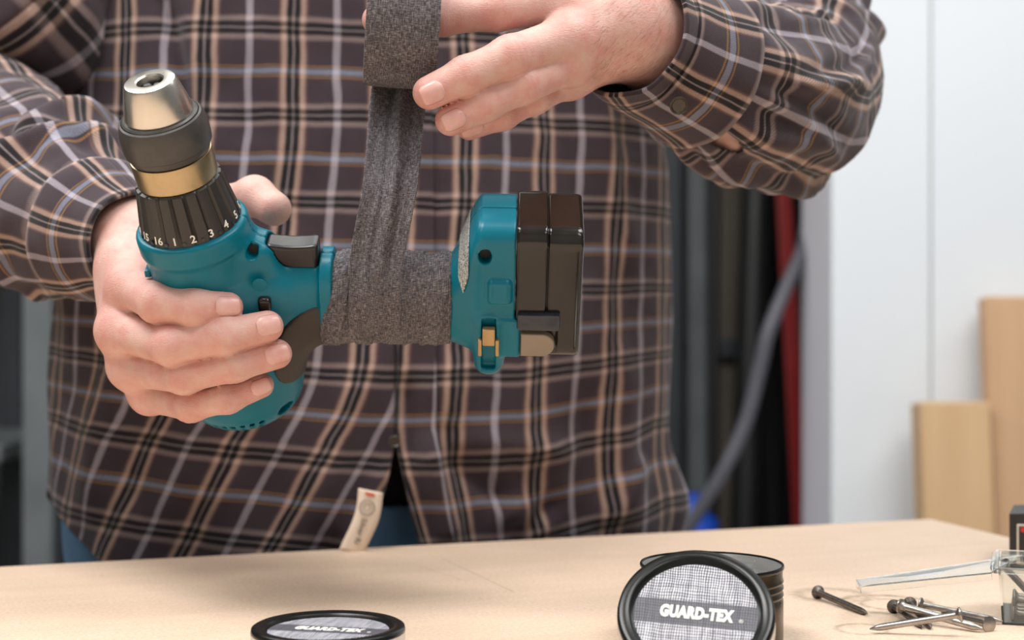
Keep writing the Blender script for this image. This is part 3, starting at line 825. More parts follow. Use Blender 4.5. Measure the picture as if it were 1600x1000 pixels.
# strip: leaves the back of the roll, comes down and lies over the front of the wrap
top_c = RC+Vector((0, 0.034, -0.018))
ht = d2w(hsec_pt(0.098, 0.15, 0.0046)); 
cl = [RC+Vector((0, 0.0375, 0.004)), RC+Vector((-0.001, 0.032, -0.022)), RC+Vector((-0.004, 0.016, -0.050)), at(610, 290, 0.874), d2w(hsec_pt(0.0985, 0.30, 0.0100)), d2w(hsec_pt(0.0980, 0.75, 0.0052)), d2w(hsec_pt(0.0975, 1.15, 0.0046)), d2w(hsec_pt(0.097, 1.6, 0.0042)), d2w(hsec_pt(0.0965, 2.1, 0.0034))]
ns, nw = 200, 46
C = catmull(cl, ns); vs = []; U = []; L = 0
for i in range(ns):
    if i: L += np.linalg.norm(C[i]-C[i-1])
    t = Vector(C[min(i+1, ns-1)]-C[max(i-1, 0)]).normalized()
    wx = (Vector((1, 0, 0))-t*t.x).normalized(); nn = wx.cross(t)
    if nn.y > 0: nn = -nn
    s = i/(ns-1)
    fade = 1.0-0.8*max(0, min(1, (s-0.5)/0.3))
    hw = 0.0185-0.0035*math.sin(min(1, s/0.6)*pi*0.5)
    for j in range(nw+1):
        q = -1+2*j/nw
        ripple = 0.0030*(math.exp(-((q-0.15-0.1*s)/0.14)**2)-0.9*math.exp(-((q+0.22)/0.12)**2))+0.0016*math.sin(q*6+s*5)+0.0016*math.exp(-((q-0.6)/0.1)**2)
        ripple *= fade*min(1, s*5)*0.95
        ripple += 0.0006*noise.noise((q*4, s*14, 2))*fade
        e = 0.0004*noise.noise((s*70, 1 if q > 0 else 5, 0))*(abs(q) > 0.95)
        vs.append(Vector(C[i])+wx*(q*hw+e)+nn*ripple); U.append((q*0.019+0.3, L))
fs = [(i*(nw+1)+j, i*(nw+1)+j+1, (i+1)*(nw+1)+j+1, (i+1)*(nw+1)+j) for i in range(ns-1) for j in range(nw)]
me = mesh_of('strip', np.array([tuple(v) for v in vs]), np.array(fs)); set_uv(me, U)
me.transform(Matrix.Translation(-tape.location)); o = obj('strip', me, M_('tape'), tape)
md = o.modifiers.new('thick', 'SOLIDIFY'); md.thickness = 0.0006; md.offset = 0

# ------------------------------------------------------------------ the man: body (hands, forearms, trunk) as one mesh, clothes as children
R_HAND = dict(
    index=[(202, 447, .908), (246, 473, .873), (306, 481, .864), (356, 480, .868)],
    middle=[(186, 516, .908), (268, 540, .871), (350, 525, .863), (418, 510, .870)],
    ring=[(203, 574, .914), (288, 586, .879), (366, 570, .872), (433, 553, .877)],
    pinky=[(234, 616, .926), (298, 633, .893), (356, 622, .884), (408, 602, .887)])
R_RAD = dict(index=(.0125, .0110, .0104, .0086), middle=(.0128, .0110, .0102, .0090), ring=(.0120, .0104, .0097, .0085), pinky=(.0112, .0092, .0086, .0073))
R_WR = at(212, 372, .975)
L_HAND = dict(
    index=[(872, 2, .905), (778, 16, .885), (690, 28, .885), (590, 31, .887)],
    middle=[(885, 60, .892), (797, 88, .866), (728, 118, .858), (671, 145, .855)],
    ring=[(892, 98, .900), (816, 133, .875), (757, 163, .867), (704, 188, .863)],
    pinky=[(890, 122, .922), (835, 152, .897), (785, 180, .889), (733, 199, .886)])
L_RAD = dict(index=(.0135, .0112, .0102, .0090), middle=(.0132, .0112, .0106, .0094), ring=(.0125, .0104, .0098, .0088), pinky=(.0115, .0092, .0084, .0074))
L_WR = at(985, 42, .925)

def hand_field(H, R, wr, wr_r, arm, thumb, thumb_r, extra):
    J = {k: [np.array(at(*p)) for p in v] for k, v in H.items()}
    th = [np.array(at(*p)) for p in thumb]; wrn = np.array(wr); arm = [np.array(a) for a in arm]
    ex = [(np.array(a), np.array(b), r1, r2) for a, b, r1, r2 in extra]
    def f(P):
        fing = None
        for k in J:
            j, r = J[k], R[k]
            d = capsule(P, j[0], j[1], r[0], r[1]*1.02)
            d = smin(d, capsule(P, j[1], j[2], r[1], r[2]), 0.005)
            d = smin(d, capsule(P, j[2], j[3], r[2], r[3]), 0.004)
            # slight waists between the joints, fuller pads
            for a, b, am in ((0, 1, 0.0007), (1, 2, 0.0008), (2, 3, 0.0003)):
                mid = (j[a]+j[b])/2; L = np.linalg.norm(j[a]-j[b])
                d = d+am*np.exp(-((P-mid)**2).sum(1)/(L*0.28)**2)
            # skin creases over the middle joints
            for a in (1, 2):
                t = (j[a+1]-j[a-1]); t = t/np.linalg.norm(t); q = P-j[a]; s = q@t
                near = np.exp(-(q*q).sum(1)/(r[a]*1.25)**2)
                d = d+near*(0.00042 if a == 1 else 0.00022)*np.sin(s*2*pi/0.0034)*np.exp(-(s/0.0055)**2)
            fing = d if fing is None else smin(fing, d, 0.0011)
        palm = None
        for k in J:
            d = capsule(P, wrn+(J[k][0]-wrn)*0.12, J[k][0], wr_r*0.62, R[k][0]*1.06)
            palm = d if palm is None else smin(palm, d, 0.014)
        for a, b, r1, r2 in ex: palm = smin(palm, capsule(P, a, b, r1, r2), 0.012)
        for a, b in zip(arm[:-1], arm[1:]):
            palm = smin(palm, capsule(P, a, b, wr_r, wr_r*1.12), 0.014)
        tf = None
        for a, b, r1, r2 in zip(th[:-1], th[1:], thumb_r[:-1], thumb_r[1:]):
            d = capsule(P, a, b, r1, r2); tf = d if tf is None else smin(tf, d, 0.006)
        palm = smin(palm, tf, 0.010)
        d = smin(palm, fing, 0.006)
        # tendons on the back of the hand, knuckles
        for k in ('index', 'middle', 'ring'):
            a = J[k][0]; b = a+(wrn-a)*0.72
            c = capsule(P, a, b, 0.0, 0.0); off = R[k][0]
            side = np.exp(-((P-(a+b)/2)**2).sum(1)/0.05**2)
            ba = b-a; t = np.clip((P-a)@ba/(ba@ba), 0, 1); q = P-a-t[:, None]*ba
            fr = np.clip(-q[:, 1]/np.maximum(c, 1e-6), 0, 1)
            d = d-0.0016*np.clip(fr-0.80, 0, 0.2)/0.2*np.sin(np.clip(t, 0, 1)*pi)
        for k in J:
            q = P-J[k][0]; d = d-0.0013*np.exp(-(q*q).sum(1)/0.0095**2)
        return d
    return f, J, th

thumb_R = [(222, 392, .985), (285, 372, .992), (352, 322, .985), (398, 306, .966), (428, 326, .952)]
fR, JR, TR = hand_field(R_HAND, R_RAD, R_WR, 0.0285, [R_WR, at(150, 345, 1.02), at(60, 300, 1.09)], thumb_R, (.019, .017, .0125, .0118, .0108),
                        [(at(212, 420, .945), at(230, 560, .945), .022, .020)])
thumb_L = [(960, 10, .935), (900, -60, .955), (800, -85, .955), (720, -70, .945), (660, -50, .938)]
fL, JL, TL = hand_field(L_HAND, L_RAD, L_WR, 0.0300, [L_WR, at(1085, 108, .968), at(1200, 160, 1.055)], thumb_L, (.020, .016, .0125, .0115, .010),
                        [(at(900, 40, .925), at(900, 90, .925), .019, .017), (at(1104, 180, .986), at(1142, 213, .994), .017, .016)])
def hand_mesh(f, J, T, arm_pts):
    pts = np.concatenate([np.array(v) for v in J.values()]+[np.array(T)]+[np.array([tuple(a) for a in arm_pts])])
    return sdf_mesh('hand', f, pts.min(0)-0.045, pts.max(0)+0.045, 0.00125)
meR, PR = hand_mesh(fR, JR, TR, [R_WR, at(60, 290, 1.10)])
meL, PL = hand_mesh(fL, JL, TL, [L_WR, at(1200, 150, 1.06)])

# trunk, hidden upper arms, neck and head, legs: coarse, under the clothes or out of frame
PSI = math.radians(16)
ES = np.array([math.cos(PSI), math.sin(PSI), 0]); EM = np.array([math.sin(PSI), -math.cos(PSI), 0])
T0 = np.array([-0.122, 1.325, 0.0])
def bp(s, m, z): return T0+ES*s+EM*m+np.array([0, 0, z])
SH_R, SH_L = bp(-0.19, 0, 1.46), bp(0.19, 0, 1.46)
EL_R, EL_L = np.array(at(-72, 160, 1.19)), np.array(at(1232, 160, 1.11))
def body_f(P):
    ax = np.stack([ES, EM, [0, 0, 1.0]])
    d = ellips(P, bp(0, -0.005, 1.28), ax, (0.205, 0.115, 0.27))
    d = smin(d, ellips(P, bp(0, 0.0, 1.04), ax, (0.195, 0.115, 0.20)), 0.06)
    d = smin(d, capsule(P, SH_R, SH_L, 0.055, 0.055), 0.06)
    d = smin(d, capsule(P, bp(0, -0.01, 1.45), bp(0, 0.015, 1.60), 0.058, 0.054), 0.03)
    d = smin(d, ellips(P, bp(0, 0.02, 1.70), ax, (0.076, 0.098, 0.115)), 0.02)
    d = smin(d, ellips(P, bp(0, 0.045, 1.645), ax, (0.052, 0.062, 0.062)), 0.02)
    d = smin(d, capsule(P, bp(0, 0.112, 1.715), bp(0, 0.128, 1.683), 0.009, 0.013), 0.012)
    for sg in (-1, 1):
        d = smin(d, ellips(P, bp(sg*0.078, 0.01, 1.70), ax, (0.010, 0.018, 0.031)), 0.006)
        d = smax(d, -ellips(P, bp(sg*0.031, 0.118, 1.717), ax, (0.017, 0.018, 0.010)), 0.008)
        d = smin(d, capsule(P, bp(sg*0.10, 0, 0.92), bp(sg*0.11, 0.0, 0.50), 0.085, 0.06), 0.03)
        d = smin(d, capsule(P, bp(sg*0.11, 0, 0.50), bp(sg*0.12, -0.02, 0.09), 0.056, 0.042), 0.02)
        d = smin(d, capsule(P, bp(sg*0.12, -0.03, 0.05), bp(sg*0.13, 0.15, 0.035), 0.042, 0.034), 0.02)
    d = smax(d, -capsule(P, bp(-0.022, 0.117, 1.643), bp(0.022, 0.117, 1.643), 0.004, 0.004), 0.004)
    d = smin(d, capsule(P, SH_R, EL_R, 0.052, 0.042), 0.03)
    d = smin(d, capsule(P, SH_L, EL_L, 0.052, 0.042), 0.03)
    d = smin(d, capsule(P, EL_R, np.array(at(60, 300, 1.09)), 0.040, 0.032), 0.02)
    d = smin(d, capsule(P, EL_L, np.array(at(1200, 160, 1.055)), 0.040, 0.032), 0.02)
    return d
meB, PB = sdf_mesh('trunk', body_f, (-0.62, 0.95, -0.03), (0.42, 1.60, 1.86), 0.0075, 1)
bm = bmesh.new()
flush = []
for me_, P_, J_ in ((meR, PR, JR), (meL, PL, JL), (meB, PB, None)):
    bm.from_mesh(me_)
    fl = np.zeros(len(P_))
    if J_:
        for k, j in J_.items():
            for a, am, w_ in ((0, 0.45, 0.014), (1, 0.55, 0.012), (2, 0.4, 0.010), (3, 0.6, 0.012)):
                fl = np.maximum(fl, am*np.exp(-((P_-j[a])**2).sum(1)/(w_*1.15)**2))
        fl = np.clip(fl*(0.8+0.5*vnoise(P_, 260)), 0, 0.7)
    flush.append(fl)
me = bpy.data.meshes.new('person'); bm.to_mesh(me); bm.free(); set_col(me, 'flush', np.concatenate(flush))
PLOC = Vector(bp(0, 0, 0))
person = obj('person', me, M_('skin'), loc=PLOC)
tag(person, 'man in brown plaid flannel shirt and jeans behind the bench, taping a drill handle', 'person')
def pchild(name, me, m, parent=None, smooth=True):
    me.transform(Matrix.Translation(-PLOC))
    return obj(name, me, m, parent or person, smooth)

# fingernails
def nail_me(j2, j3, r2, r3, dors, wid=0.80, back=-0.0085, fwd=0.0085):
    t = j3-j2; L = np.linalg.norm(t); t = t/L; d = np.array(dors, float); d = d-t*(d@t); d /= np.linalg.norm(d); s = np.cross(t, d)
    na, nb = 16, 14; vs = []
    for i in range(na+1):
        a = back+(fwd-back)*i/na
        wl = 1.0
        if i/na < 0.3: wl = math.sqrt(max(0.02, 1-(1-i/na/0.3)**2*0.75))
        if i/na > 0.85: wl = 1-0.28*((i/na-0.85)/0.15)**2
        r = (r3+(r2-r3)*max(0, -a)/L)*1.005
        for k in range(nb+1):
            b = (-1+2*k/nb)*wid*wl
            sink = 0.0011*(abs(-1+2*k/nb)**3)+0.0008*max(0, 0.25-i/na)/0.25
            drop = 0.0022*max(0, a/fwd)**2.2
            vs.append(j3+t*a+(d*math.cos(b)+s*math.sin(b))*(r+0.0006-sink*0.7-drop*0.6))
    fs = [(i*(nb+1)+k, i*(nb+1)+k+1, (i+1)*(nb+1)+k+1, (i+1)*(nb+1)+k) for i in range(na) for k in range(nb)]
    return mesh_of('fingernail', np.array(vs), np.array(fs))
def add_nail(J, R, k, dors, **kw):
    o = pchild('fingernail', nail_me(J[k][2], J[k][3], R[k][2], R[k][3], dors, **kw), M_('nail_kera'))
    md = o.modifiers.new('thick', 'SOLIDIFY'); md.thickness = 0.0006; md.offset = 0
for k, dv in (('index', (0.25, -1, 0.10)), ('middle', (0.2, -1, 0.12)), ('ring', (0.22, -1, 0.05)), ('pinky', (0.25, -1, -0.05))):
    add_nail(JR, R_RAD, k, dv, wid=0.66, back=-0.0072 if k != 'pinky' else -0.006, fwd=0.0066 if k != 'pinky' else 0.0055)
for k, dv in (('middle', (0.25, -1, -0.16)), ('ring', (0.25, -1, -0.10)), ('pinky', (0.2, -1, -0.2))):
    add_nail(JL, L_RAD, k, dv, wid=0.66, back=-0.0068, fwd=0.0064)

# fine hairs on the back of the wrist
def hairs():
    rg = random.Random(4); vs = []; fs = []
    m_ = (PL[:, 0] > at(925, 0, .92).x) & (PL[:, 0] < at(1045, 0, .94).x) & (PL[:, 1] < 0.915)
    Q = PL[m_]; e = 0.0006
    G = np.stack([fL(Q+e*d)-fL(Q-e*d) for d in np.eye(3)], 1); G /= np.linalg.norm(G, axis=1)[:, None]
    for _ in range(420):
        i = rg.randrange(len(Q)); p = Vector(Q[i]); n = Vector(G[i])
        dr = Vector((-0.75+rg.uniform(-0.3, 0.3), 0, -0.65+rg.uniform(-0.35, 0.35))); dr = (dr-n*dr.dot(n)).normalized()
        L = rg.uniform(0.004, 0.008); sd = n.cross(dr)*0.00005
        k = len(vs)
        for t in (0, 0.5, 1):
            c = p+dr*(L*t)+n*(0.0012*math.sin(t*pi*0.8)); w_ = sd*(1-0.8*t)
            vs.extend([c-w_, c+w_, c+n*w_.length])
        for j in range(2):
            for q in range(3): fs.append((k+j*3+q, k+j*3+(q+1) % 3, k+j*3+3+(q+1) % 3, k+j*3+3+q))
    o = pchild('arm_hair', mesh_of('arm_hair', np.array([tuple(v) for v in vs]), np.array(fs)), simple('brown_hair', (116, 82, 62), 0.6))
    o['kind'] = 'stuff'
hairs()

# ------------------------------------------------------------------ shirt
def px2s(px, Y=1.17): return ((px-626)/FOC*Y)/math.cos(PSI)*0.98
def px2z(py, Y=1.17): return CAMZ-(py-HORY)/FOC*Y
def seg_fold(s, z, p0, p1, wd, amp, sharp=1.0):
    a = np.array([px2s(p0[0]), px2z(p0[1])]); b = np.array([px2s(p1[0]), px2z(p1[1])]); ba = b-a
    q = np.stack([s, z], 1)-a; t = q@ba/(ba@ba); tc = np.clip(t, 0, 1)
    d = np.linalg.norm(q-tc[:, None]*ba, axis=1)
    tap = np.clip(np.minimum(t+0.15, 1.15-t)/0.3, 0, 1)
    wdm = wd/FOC*1.17
    return amp*np.exp(-(d/wdm)**2*sharp)*tap
ZOPEN = px2z(690)
def torso_xyz(arc, z, half, off=0.0):
    """arc: cloth distance from the front middle (person's left positive); half: half of the girth"""
    a = 0.262+0.006*np.clip((1.0-z)/0.12, -0.3, 1)**2*np.sign(1.0-z)-0.010*np.clip((z-1.2)/0.2, 0, 1)
    a = a*np.where(z > 1.40, np.sqrt(np.clip(1-((z-1.40)/0.16)**2, 0.06, 1)), 1)
    b = 0.145+0.012*np.exp(-((z-1.02)/0.14)**2)-0.01*np.clip((z-1.2)/0.2, 0, 1)
    b = b*np.where(z > 1.42, np.sqrt(np.clip(1-((z-1.42)/0.17)**2, 0.15, 1)), 1)
    # even arc table on the reference ring
    ph = np.linspace(-pi, pi, 4001); n = 2.5
    def ring(ph, a, b):
        s = np.sin(ph); c = np.cos(ph)
        return a*np.sign(s)*np.abs(s)**(2/n), b*np.sign(c)*np.abs(c)**(2/n)
    rs, rm = ring(ph, 0.262, 0.150)
    L = np.concatenate([[0], np.cumsum(np.hypot(np.diff(rs), np.diff(rm)))]); L = L-L[2000]
    p = np.interp(arc, L, ph)
    s, m = ring(p, a, b)
    # outward direction
    ns = np.sign(s)*np.abs(s/a)**(n-1)/a; nm = np.sign(m)*np.abs(m/b)**(n-1)/b; ln = np.hypot(ns, nm)+1e-9
    return s, m, ns/ln, nm/ln, L[-1]
def shirt_disp(s, m, arc, z):
    P = np.stack([s*1.0, m*1.0, z], 1)
    d = 0.006*vnoise(np.stack([s*9, m*9, z*2.2], 1), 1.0, 3.1)+0.0035*vnoise(np.stack([s*22+z*9, m*22, z*6], 1), 1.0, 8.7)
    d += 0.0012*vnoise(np.stack([s*60, m*60, z*40], 1), 1.0, 1.3)
    front = (m > 0)
    F = np.zeros_like(d)
    for args in (((470, 430), (330, 820), 34, 0.007), ((560, 560), (470, 850), 30, 0.006), ((395, 560), (250, 820), 34, 0.006), ((200, 560), (140, 800), 30, 0.006),
                 ((652, 690), (700, 860), 20, 0.013), ((622, 600), (634, 715), 14, -0.006), ((690, 720), (790, 790), 20, -0.009), ((720, 690), (900, 720), 24, 0.007),
                 ((780, 800), (860, 850), 28, 0.008), ((880, 790), (800, 850), 18, -0.008), ((1000, 560), (1000, 860), 30, 0.006), ((930, 620), (900, 860), 24, -0.005),
                 ((1030, 740), (960, 840), 26, 0.008), ((590, 730), (540, 850), 16, 0.007), ((700, 560), (690, 660), 24, 0.005),
                 ((300, 10), (320, 260), 22, 0.005), ((262, 0), (300, 200), 14, -0.008), ((760, 150), (740, 330), 30, 0.004), ((960, 120), (1010, 400), 26, 0.005), ((900, 200), (930, 420), 22, -0.004),
                 ((380, 40), (420, 300), 30, 0.003), ((700, 0), (690, 300), 16, -0.003)):
        F += seg_fold(s, z, *args)
    return d+np.where(front, F, 0)
def cloth_uv(arc, z):
    """stripe coordinates; the cloth is dragged sideways low on the man's right front"""
    k = 2400/1.17
    d2 = np.clip(px2z(200)-z, 0, 1); d5 = np.clip(px2z(560)-z, 0, 1)
    left = (arc < A_SPLIT)*np.clip((arc+0.40)/0.16, 0, 1)
    rt = (arc >= A_SPLIT)*np.clip((0.45-arc)/0.1, 0, 1)
    u = arc+left*(0.10*d2+0.30*d5*np.clip(d5/0.06, 0, 1))+rt*(0.065*d2-0.16*np.clip(ZOPEN+0.01-z, 0, 1)*np.exp(-np.clip(arc-A_SPLIT, 0, 1)/0.05))
    low = np.clip((px2z(420)-z)/0.12, 0, 1)
    v = z+low*0.11*np.clip(np.minimum(arc+0.02, 0), -0.3, 0)-low*0.15*np.clip(arc-0.09, 0, 0.14)
    u = (u-px2s(455))*0.915+0.03125; v = (v-px2z(107))*0.94
    return u, v
U_OFF, V_OFF = 0.0, 0.0
def shirt_panel(name, arc_fun, na, nz, ztop, uoff=0.0, lift=0.0, hem=None):
    ti = np.linspace(0, 1, na+1); zi = np.linspace(0, 1, nz+1)
    tt, kk = np.meshgrid(ti, zi, indexing='ij'); tt = tt.ravel(); kk = kk.ravel()
    arc0 = arc_fun(tt)
    hz = hem(arc0); z = hz+(ztop-hz)*kk
    gap = np.clip((ZOPEN-z)/0.085, 0, 1.3)**1.2
    arc = arc0
    if 'placket' not in name or True:
        wL = np.exp(-np.clip(np.abs(arc0-A_SPLIT), 0, 9)/0.10)
        arc = arc0+np.where(arc0 > A_SPLIT, 1, -1)*wL*gap*np.where(arc0 > A_SPLIT, 0.020, 0.022)*(1.0)
    s, m, ns, nm, _ = torso_xyz(arc, z, 0)
    d = shirt_disp(s, m, arc, z)+lift+0.014*np.exp(-((z-0.912)/0.030)**2)*np.clip((arc-0.16)/0.12, 0, 1)*np.clip((0.42-arc)/0.1, 0, 1)
    s = s+ns*d; m = m+nm*d
    X = T0[None]+s[:, None]*ES+m[:, None]*EM; X[:, 2] = z
    F = []
    idx = np.arange((na+1)*(nz+1)).reshape(na+1, nz+1)
    F = np.stack([idx[:-1, :-1], idx[1:, :-1], idx[1:, 1:], idx[:-1, 1:]], -1).reshape(-1, 4)
    me = mesh_of(name, X, F)
    u, v = cloth_uv(arc0, z)
    set_uv(me, np.stack([u+uoff+STRIPE_U, v+STRIPE_V], 1))
    return me
STRIPE_U, STRIPE_V = 0.0, 0.0
A_SPLIT = px2s(606)
GIRTH = torso_xyz(np.array([0.0]), np.array([1.1]), 0)[4]
def hem_z(arc):
    side = np.exp(-((arc+0.335)/0.12)**2); side2 = np.exp(-((arc-0.335)/0.10)**2)
    return 0.845+0.082*side+0.040*side2
# wide sheet from the split round the back to the split again
def arc_main(t): return (A_SPLIT+0.0005)+t*(2*GIRTH-0.001)
def wrap_arc(a): return np.where(a > GIRTH, a-2*GIRTH, a)
def torso_sheet():
    na, nz = 620, 330
    return shirt_panel('shirt', lambda t: wrap_arc(arc_main(t)), na, nz, 1.52, hem=hem_z)
shirt = pchild('shirt', torso_sheet(), M_('plaid'))
md = shirt.modifiers.new('thick', 'SOLIDIFY'); md.thickness = 0.0012; md.offset = -1
# button placket: a separate band, lying on the seam, narrower below the split
PW = 0.017
pk = pchild('placket', shirt_panel('placket', lambda t: A_SPLIT+0.0006+t*0.030, 40, 300, 1.50, uoff=-0.018, lift=0.0022, hem=lambda a: hem_z(a)-0.004), M_('plaid'), shirt)
md = pk.modifiers.new('thick', 'SOLIDIFY'); md.thickness = 0.0016; md.offset = 0

def sleeve(name, path, radii, n_along, n_around, disp, u0, v0, vdir=1.0, flat=1.0, useam=0.0, xdir=(0, 0, 1)):
    C = catmull(path, n_along); R = catmull([[r, 0, 0] for r in radii], n_along)[:, 0]
    T = np.gradient(C, axis=0); T /= np.linalg.norm(T, axis=1)[:, None]
    L = np.concatenate([[0], np.cumsum(np.linalg.norm(np.diff(C, axis=0), axis=1))])
    x = np.array(xdir, float); vs = []; U = []
    th = np.linspace(0, 2*pi, n_around+1)
    A_all = []; 
    for i in range(n_along):
        t = T[i]; x = x-t*(x@t); x /= np.linalg.norm(x); y = np.cross(t, x)
        base = C[i][None]+R[i]*(np.cos(th)[:, None]*x+np.sin(th)[:, None]*y*flat)
        nrm = np.cos(th)[:, None]*x+np.sin(th)[:, None]*y
        vs.append(base); A_all.append(nrm)
        U.append(np.stack([th/(2*pi)*0.375+u0, np.full_like(th, L[i]*vdir+v0)], 1))
    X = np.concatenate(vs); NR = np.concatenate(A_all); U = np.concatenate(U)
    LL = np.repeat(L, n_around+1); TH = np.tile(th, n_along)
    X = X+NR*disp(X, LL, TH, L[-1])[:, None]
    idx = np.arange(n_along*(n_around+1)).reshape(n_along, n_around+1)
    F = np.stack([idx[:-1, :-1], idx[:-1, 1:], idx[1:, 1:], idx[1:, :-1]], -1).reshape(-1, 4)
    me = mesh_of(name, X, F); set_uv(me, U)
    return me
def ridge(x): return 1-2*np.abs(x)
def folds(L, TH, Lt, Rm, lst):
    """creases on a sleeve: (along 0..1, angle, slope, half length, width, height)"""
    d = np.zeros_like(L)
    for l0, t0, ph, hl, wd, am in lst:
        a = (((TH-t0+pi) % (2*pi))-pi)*Rm; b_ = L-l0*Lt
        f = a*math.cos(ph)+b_*math.sin(ph); e = -a*math.sin(ph)+b_*math.cos(ph)
        e = e+0.25*f*f/hl*0.3
        d += am*(np.exp(-(e/wd)**2)-0.6*np.exp(-((e-1.7*wd)/(1.1*wd))**2))*np.exp(-(f/hl)**2)
    return d
def rand_folds(seed, n, lo, hi, am):
    rg = random.Random(seed); out = []
    for _ in range(n):
        out.append((rg.uniform(lo, hi), rg.uniform(0, 2*pi), rg.uniform(-0.7, 0.7), rg.uniform(0.035, 0.075), rg.uniform(0.006, 0.011), am*rg.uniform(0.5, 1.2)))
    return out
FL_L = [(l, t, ph, hl, w_, am) for (l, t, ph, hl, w_, am) in rand_folds(17, 14, 0.25, 0.75, 0.007)]
rg_ = random.Random(21)
for q in range(16):          # gathers that run up the forearm from the cuff
    FL_L.append((rg_.uniform(0.08, 0.26), q*2*pi/16+rg_.uniform(-0.1, 0.1), rg_.uniform(1.15, 1.8), rg_.uniform(0.035, 0.07), rg_.uniform(0.0045, 0.0075), rg_.uniform(0.004, 0.009)))
FL_L += rand_folds(5, 8, 0.78, 1.0, 0.0035)
FL_R = rand_folds(11, 22, 0.05, 0.5, 0.0095)+rand_folds(14, 18, 0.4, 0.75, 0.011)+rand_folds(6, 10, 0.75, 1.0, 0.008)
def circ(TH): return np.stack([np.cos(TH), np.sin(TH)], 1)
def wrinkles(X, L, TH, Lt, amp, ks, seed, ends=(0.02, 0.02), twist=0.0):
    c = circ(TH)
    q = np.stack([c[:, 0]*1.1+seed, c[:, 1]*1.1, L*ks+twist*TH], 1)
    a = ridge(vnoise(q, 1.0, seed)); b = ridge(vnoise(q*np.array([1.9, 1.9, 1.7]), 1.0, seed+5))
    d = amp*(a*0.75+b*0.35)+amp*0.5*vnoise(np.stack([c[:, 0]*2.5, c[:, 1]*2.5, L*ks*0.8], 1), 1.0, seed+9)
    d += 0.0010*vnoise(X, 60, seed)
    e = np.clip(L/ends[0], 0, 1)*np.clip((Lt-L)/ends[1], 0, 1)
    return d*e

# man's left sleeve (right in the photo): cuff, forearm, elbow, upper arm
pathL = [at(1076, 101, .966), at(1108, 115, .983), at(1165, 140, 1.02), at(1222, 160, 1.085), at(1238, 105, 1.15), at(1205, -40, 1.215), at(1130, -190, 1.27), at(1055, -300, 1.31)]
radL = [.043, .050, .058, .061, .063, .067, .074, .080]
def dispL(X, L, TH, Lt): 
    d = wrinkles(X, L, TH, Lt, 0.0025, 26, 2.3, (0.03, 0.04), 1.1)+folds(L, TH, Lt, 0.058, FL_L)*np.clip(L/0.03, 0, 1)
    g = np.exp(-((L-0.035)/0.03)**2); return d+0.004*g*np.sin(TH*9+2*np.sin(TH*2))
def cut_slit(me):
    """the open sleeve slit below the cuff button"""
    c = Vector(at(1136, 226, 0.955)); ax = Vector(at(1172, 254, 0.965))-c; hl = ax.length; ax.normalize()
    vw = Vector((0.12, -0.9, -0.45)).normalized(); sd = ax.cross(vw).normalized()
    bm = bmesh.new(); bm.from_mesh(me); kill = []
    for f in bm.faces:
        q = f.calc_center_median()-c; a = q.dot(ax)/hl; b_ = q.dot(sd)/0.0062
        if a*a+b_*b_ < 1 and q.dot(vw) > -0.05: kill.append(f)
    bmesh.ops.delete(bm, geom=kill, context='FACES'); bm.to_mesh(me); bm.free(); return me
slL = pchild('sleeve', cut_slit(sleeve('sleeve', pathL, radL, 260, 190, dispL, 0.0, 0.0, xdir=(0, 0, 1))), M_('plaid'), shirt)
def dispC(X, L, TH, Lt): return 0.0015*vnoise(X, 45, 4)
cpL = [at(978, 50, .918), at(1000, 64, .935), at(1045, 88, .953), at(1090, 107, .974)]
cuL = pchild('cuff', sleeve('cuff', cpL, [.0385, .0405, .0440, .0500], 40, 150, dispC, 0.02, 0.01), M_('plaid'), shirt)
# man's right sleeve (left in the photo)
pathR = [at(150, 360, 1.0), at(128, 346, 1.015), at(62, 300, 1.08), at(-35, 222, 1.16), at(-75, 110, 1.20), at(30, 15, 1.215), at(105, -90, 1.25), at(165, -220, 1.30)]
radR = [.042, .050, .063, .067, .064, .080, .084, .084]
def dispR(X, L, TH, Lt):
    d = wrinkles(X, L, TH, Lt, 0.0025, 24, 7.7, (0.03, 0.04), 0.9)+folds(L, TH, Lt, 0.062, FL_R)*np.clip(L/0.03, 0, 1)
    g = np.exp(-((L-0.03)/0.025)**2); return d+0.003*g*np.sin(TH*8+2*np.sin(TH*2))
slR = pchild('sleeve', sleeve('sleeve', pathR, radR, 230, 170, dispR, 0.02, 0.03), M_('plaid'), shirt)
cpR = [at(214, 380, .960), at(196, 376, .972), at(174, 370, .986), at(150, 360, 1.000)]
cuR = pchild('cuff', sleeve('cuff', cpR, [.0325, .0365, .0420, .0475], 40, 150, dispC, 0.05, 0.03), M_('plaid'), shirt)
for o in (slL, slR, cuL, cuR):
    md = o.modifiers.new('thick', 'SOLIDIFY'); md.thickness = 0.0014 if o in (slL, slR) else 0.0026; md.offset = 0
# cuff button and placket button
def button(p, nrm, r):
    pr = [(0, 0), (r*0.9, 0), (r, r*0.15), (r, r*0.32), (r*0.85, r*0.40), (r*0.70, r*0.28), (0, r*0.26)]
    b = pchild('button', lathe_me('button', pr, 32, frame(p, nrm), cap=False), M_('button'), shirt, smooth=35)
button(at(1060, 164, .905), (0.1, -0.9, -0.45), 0.0055)
button(at(616, 690, 1.150), (0.25, -1, 0.05), 0.0045)

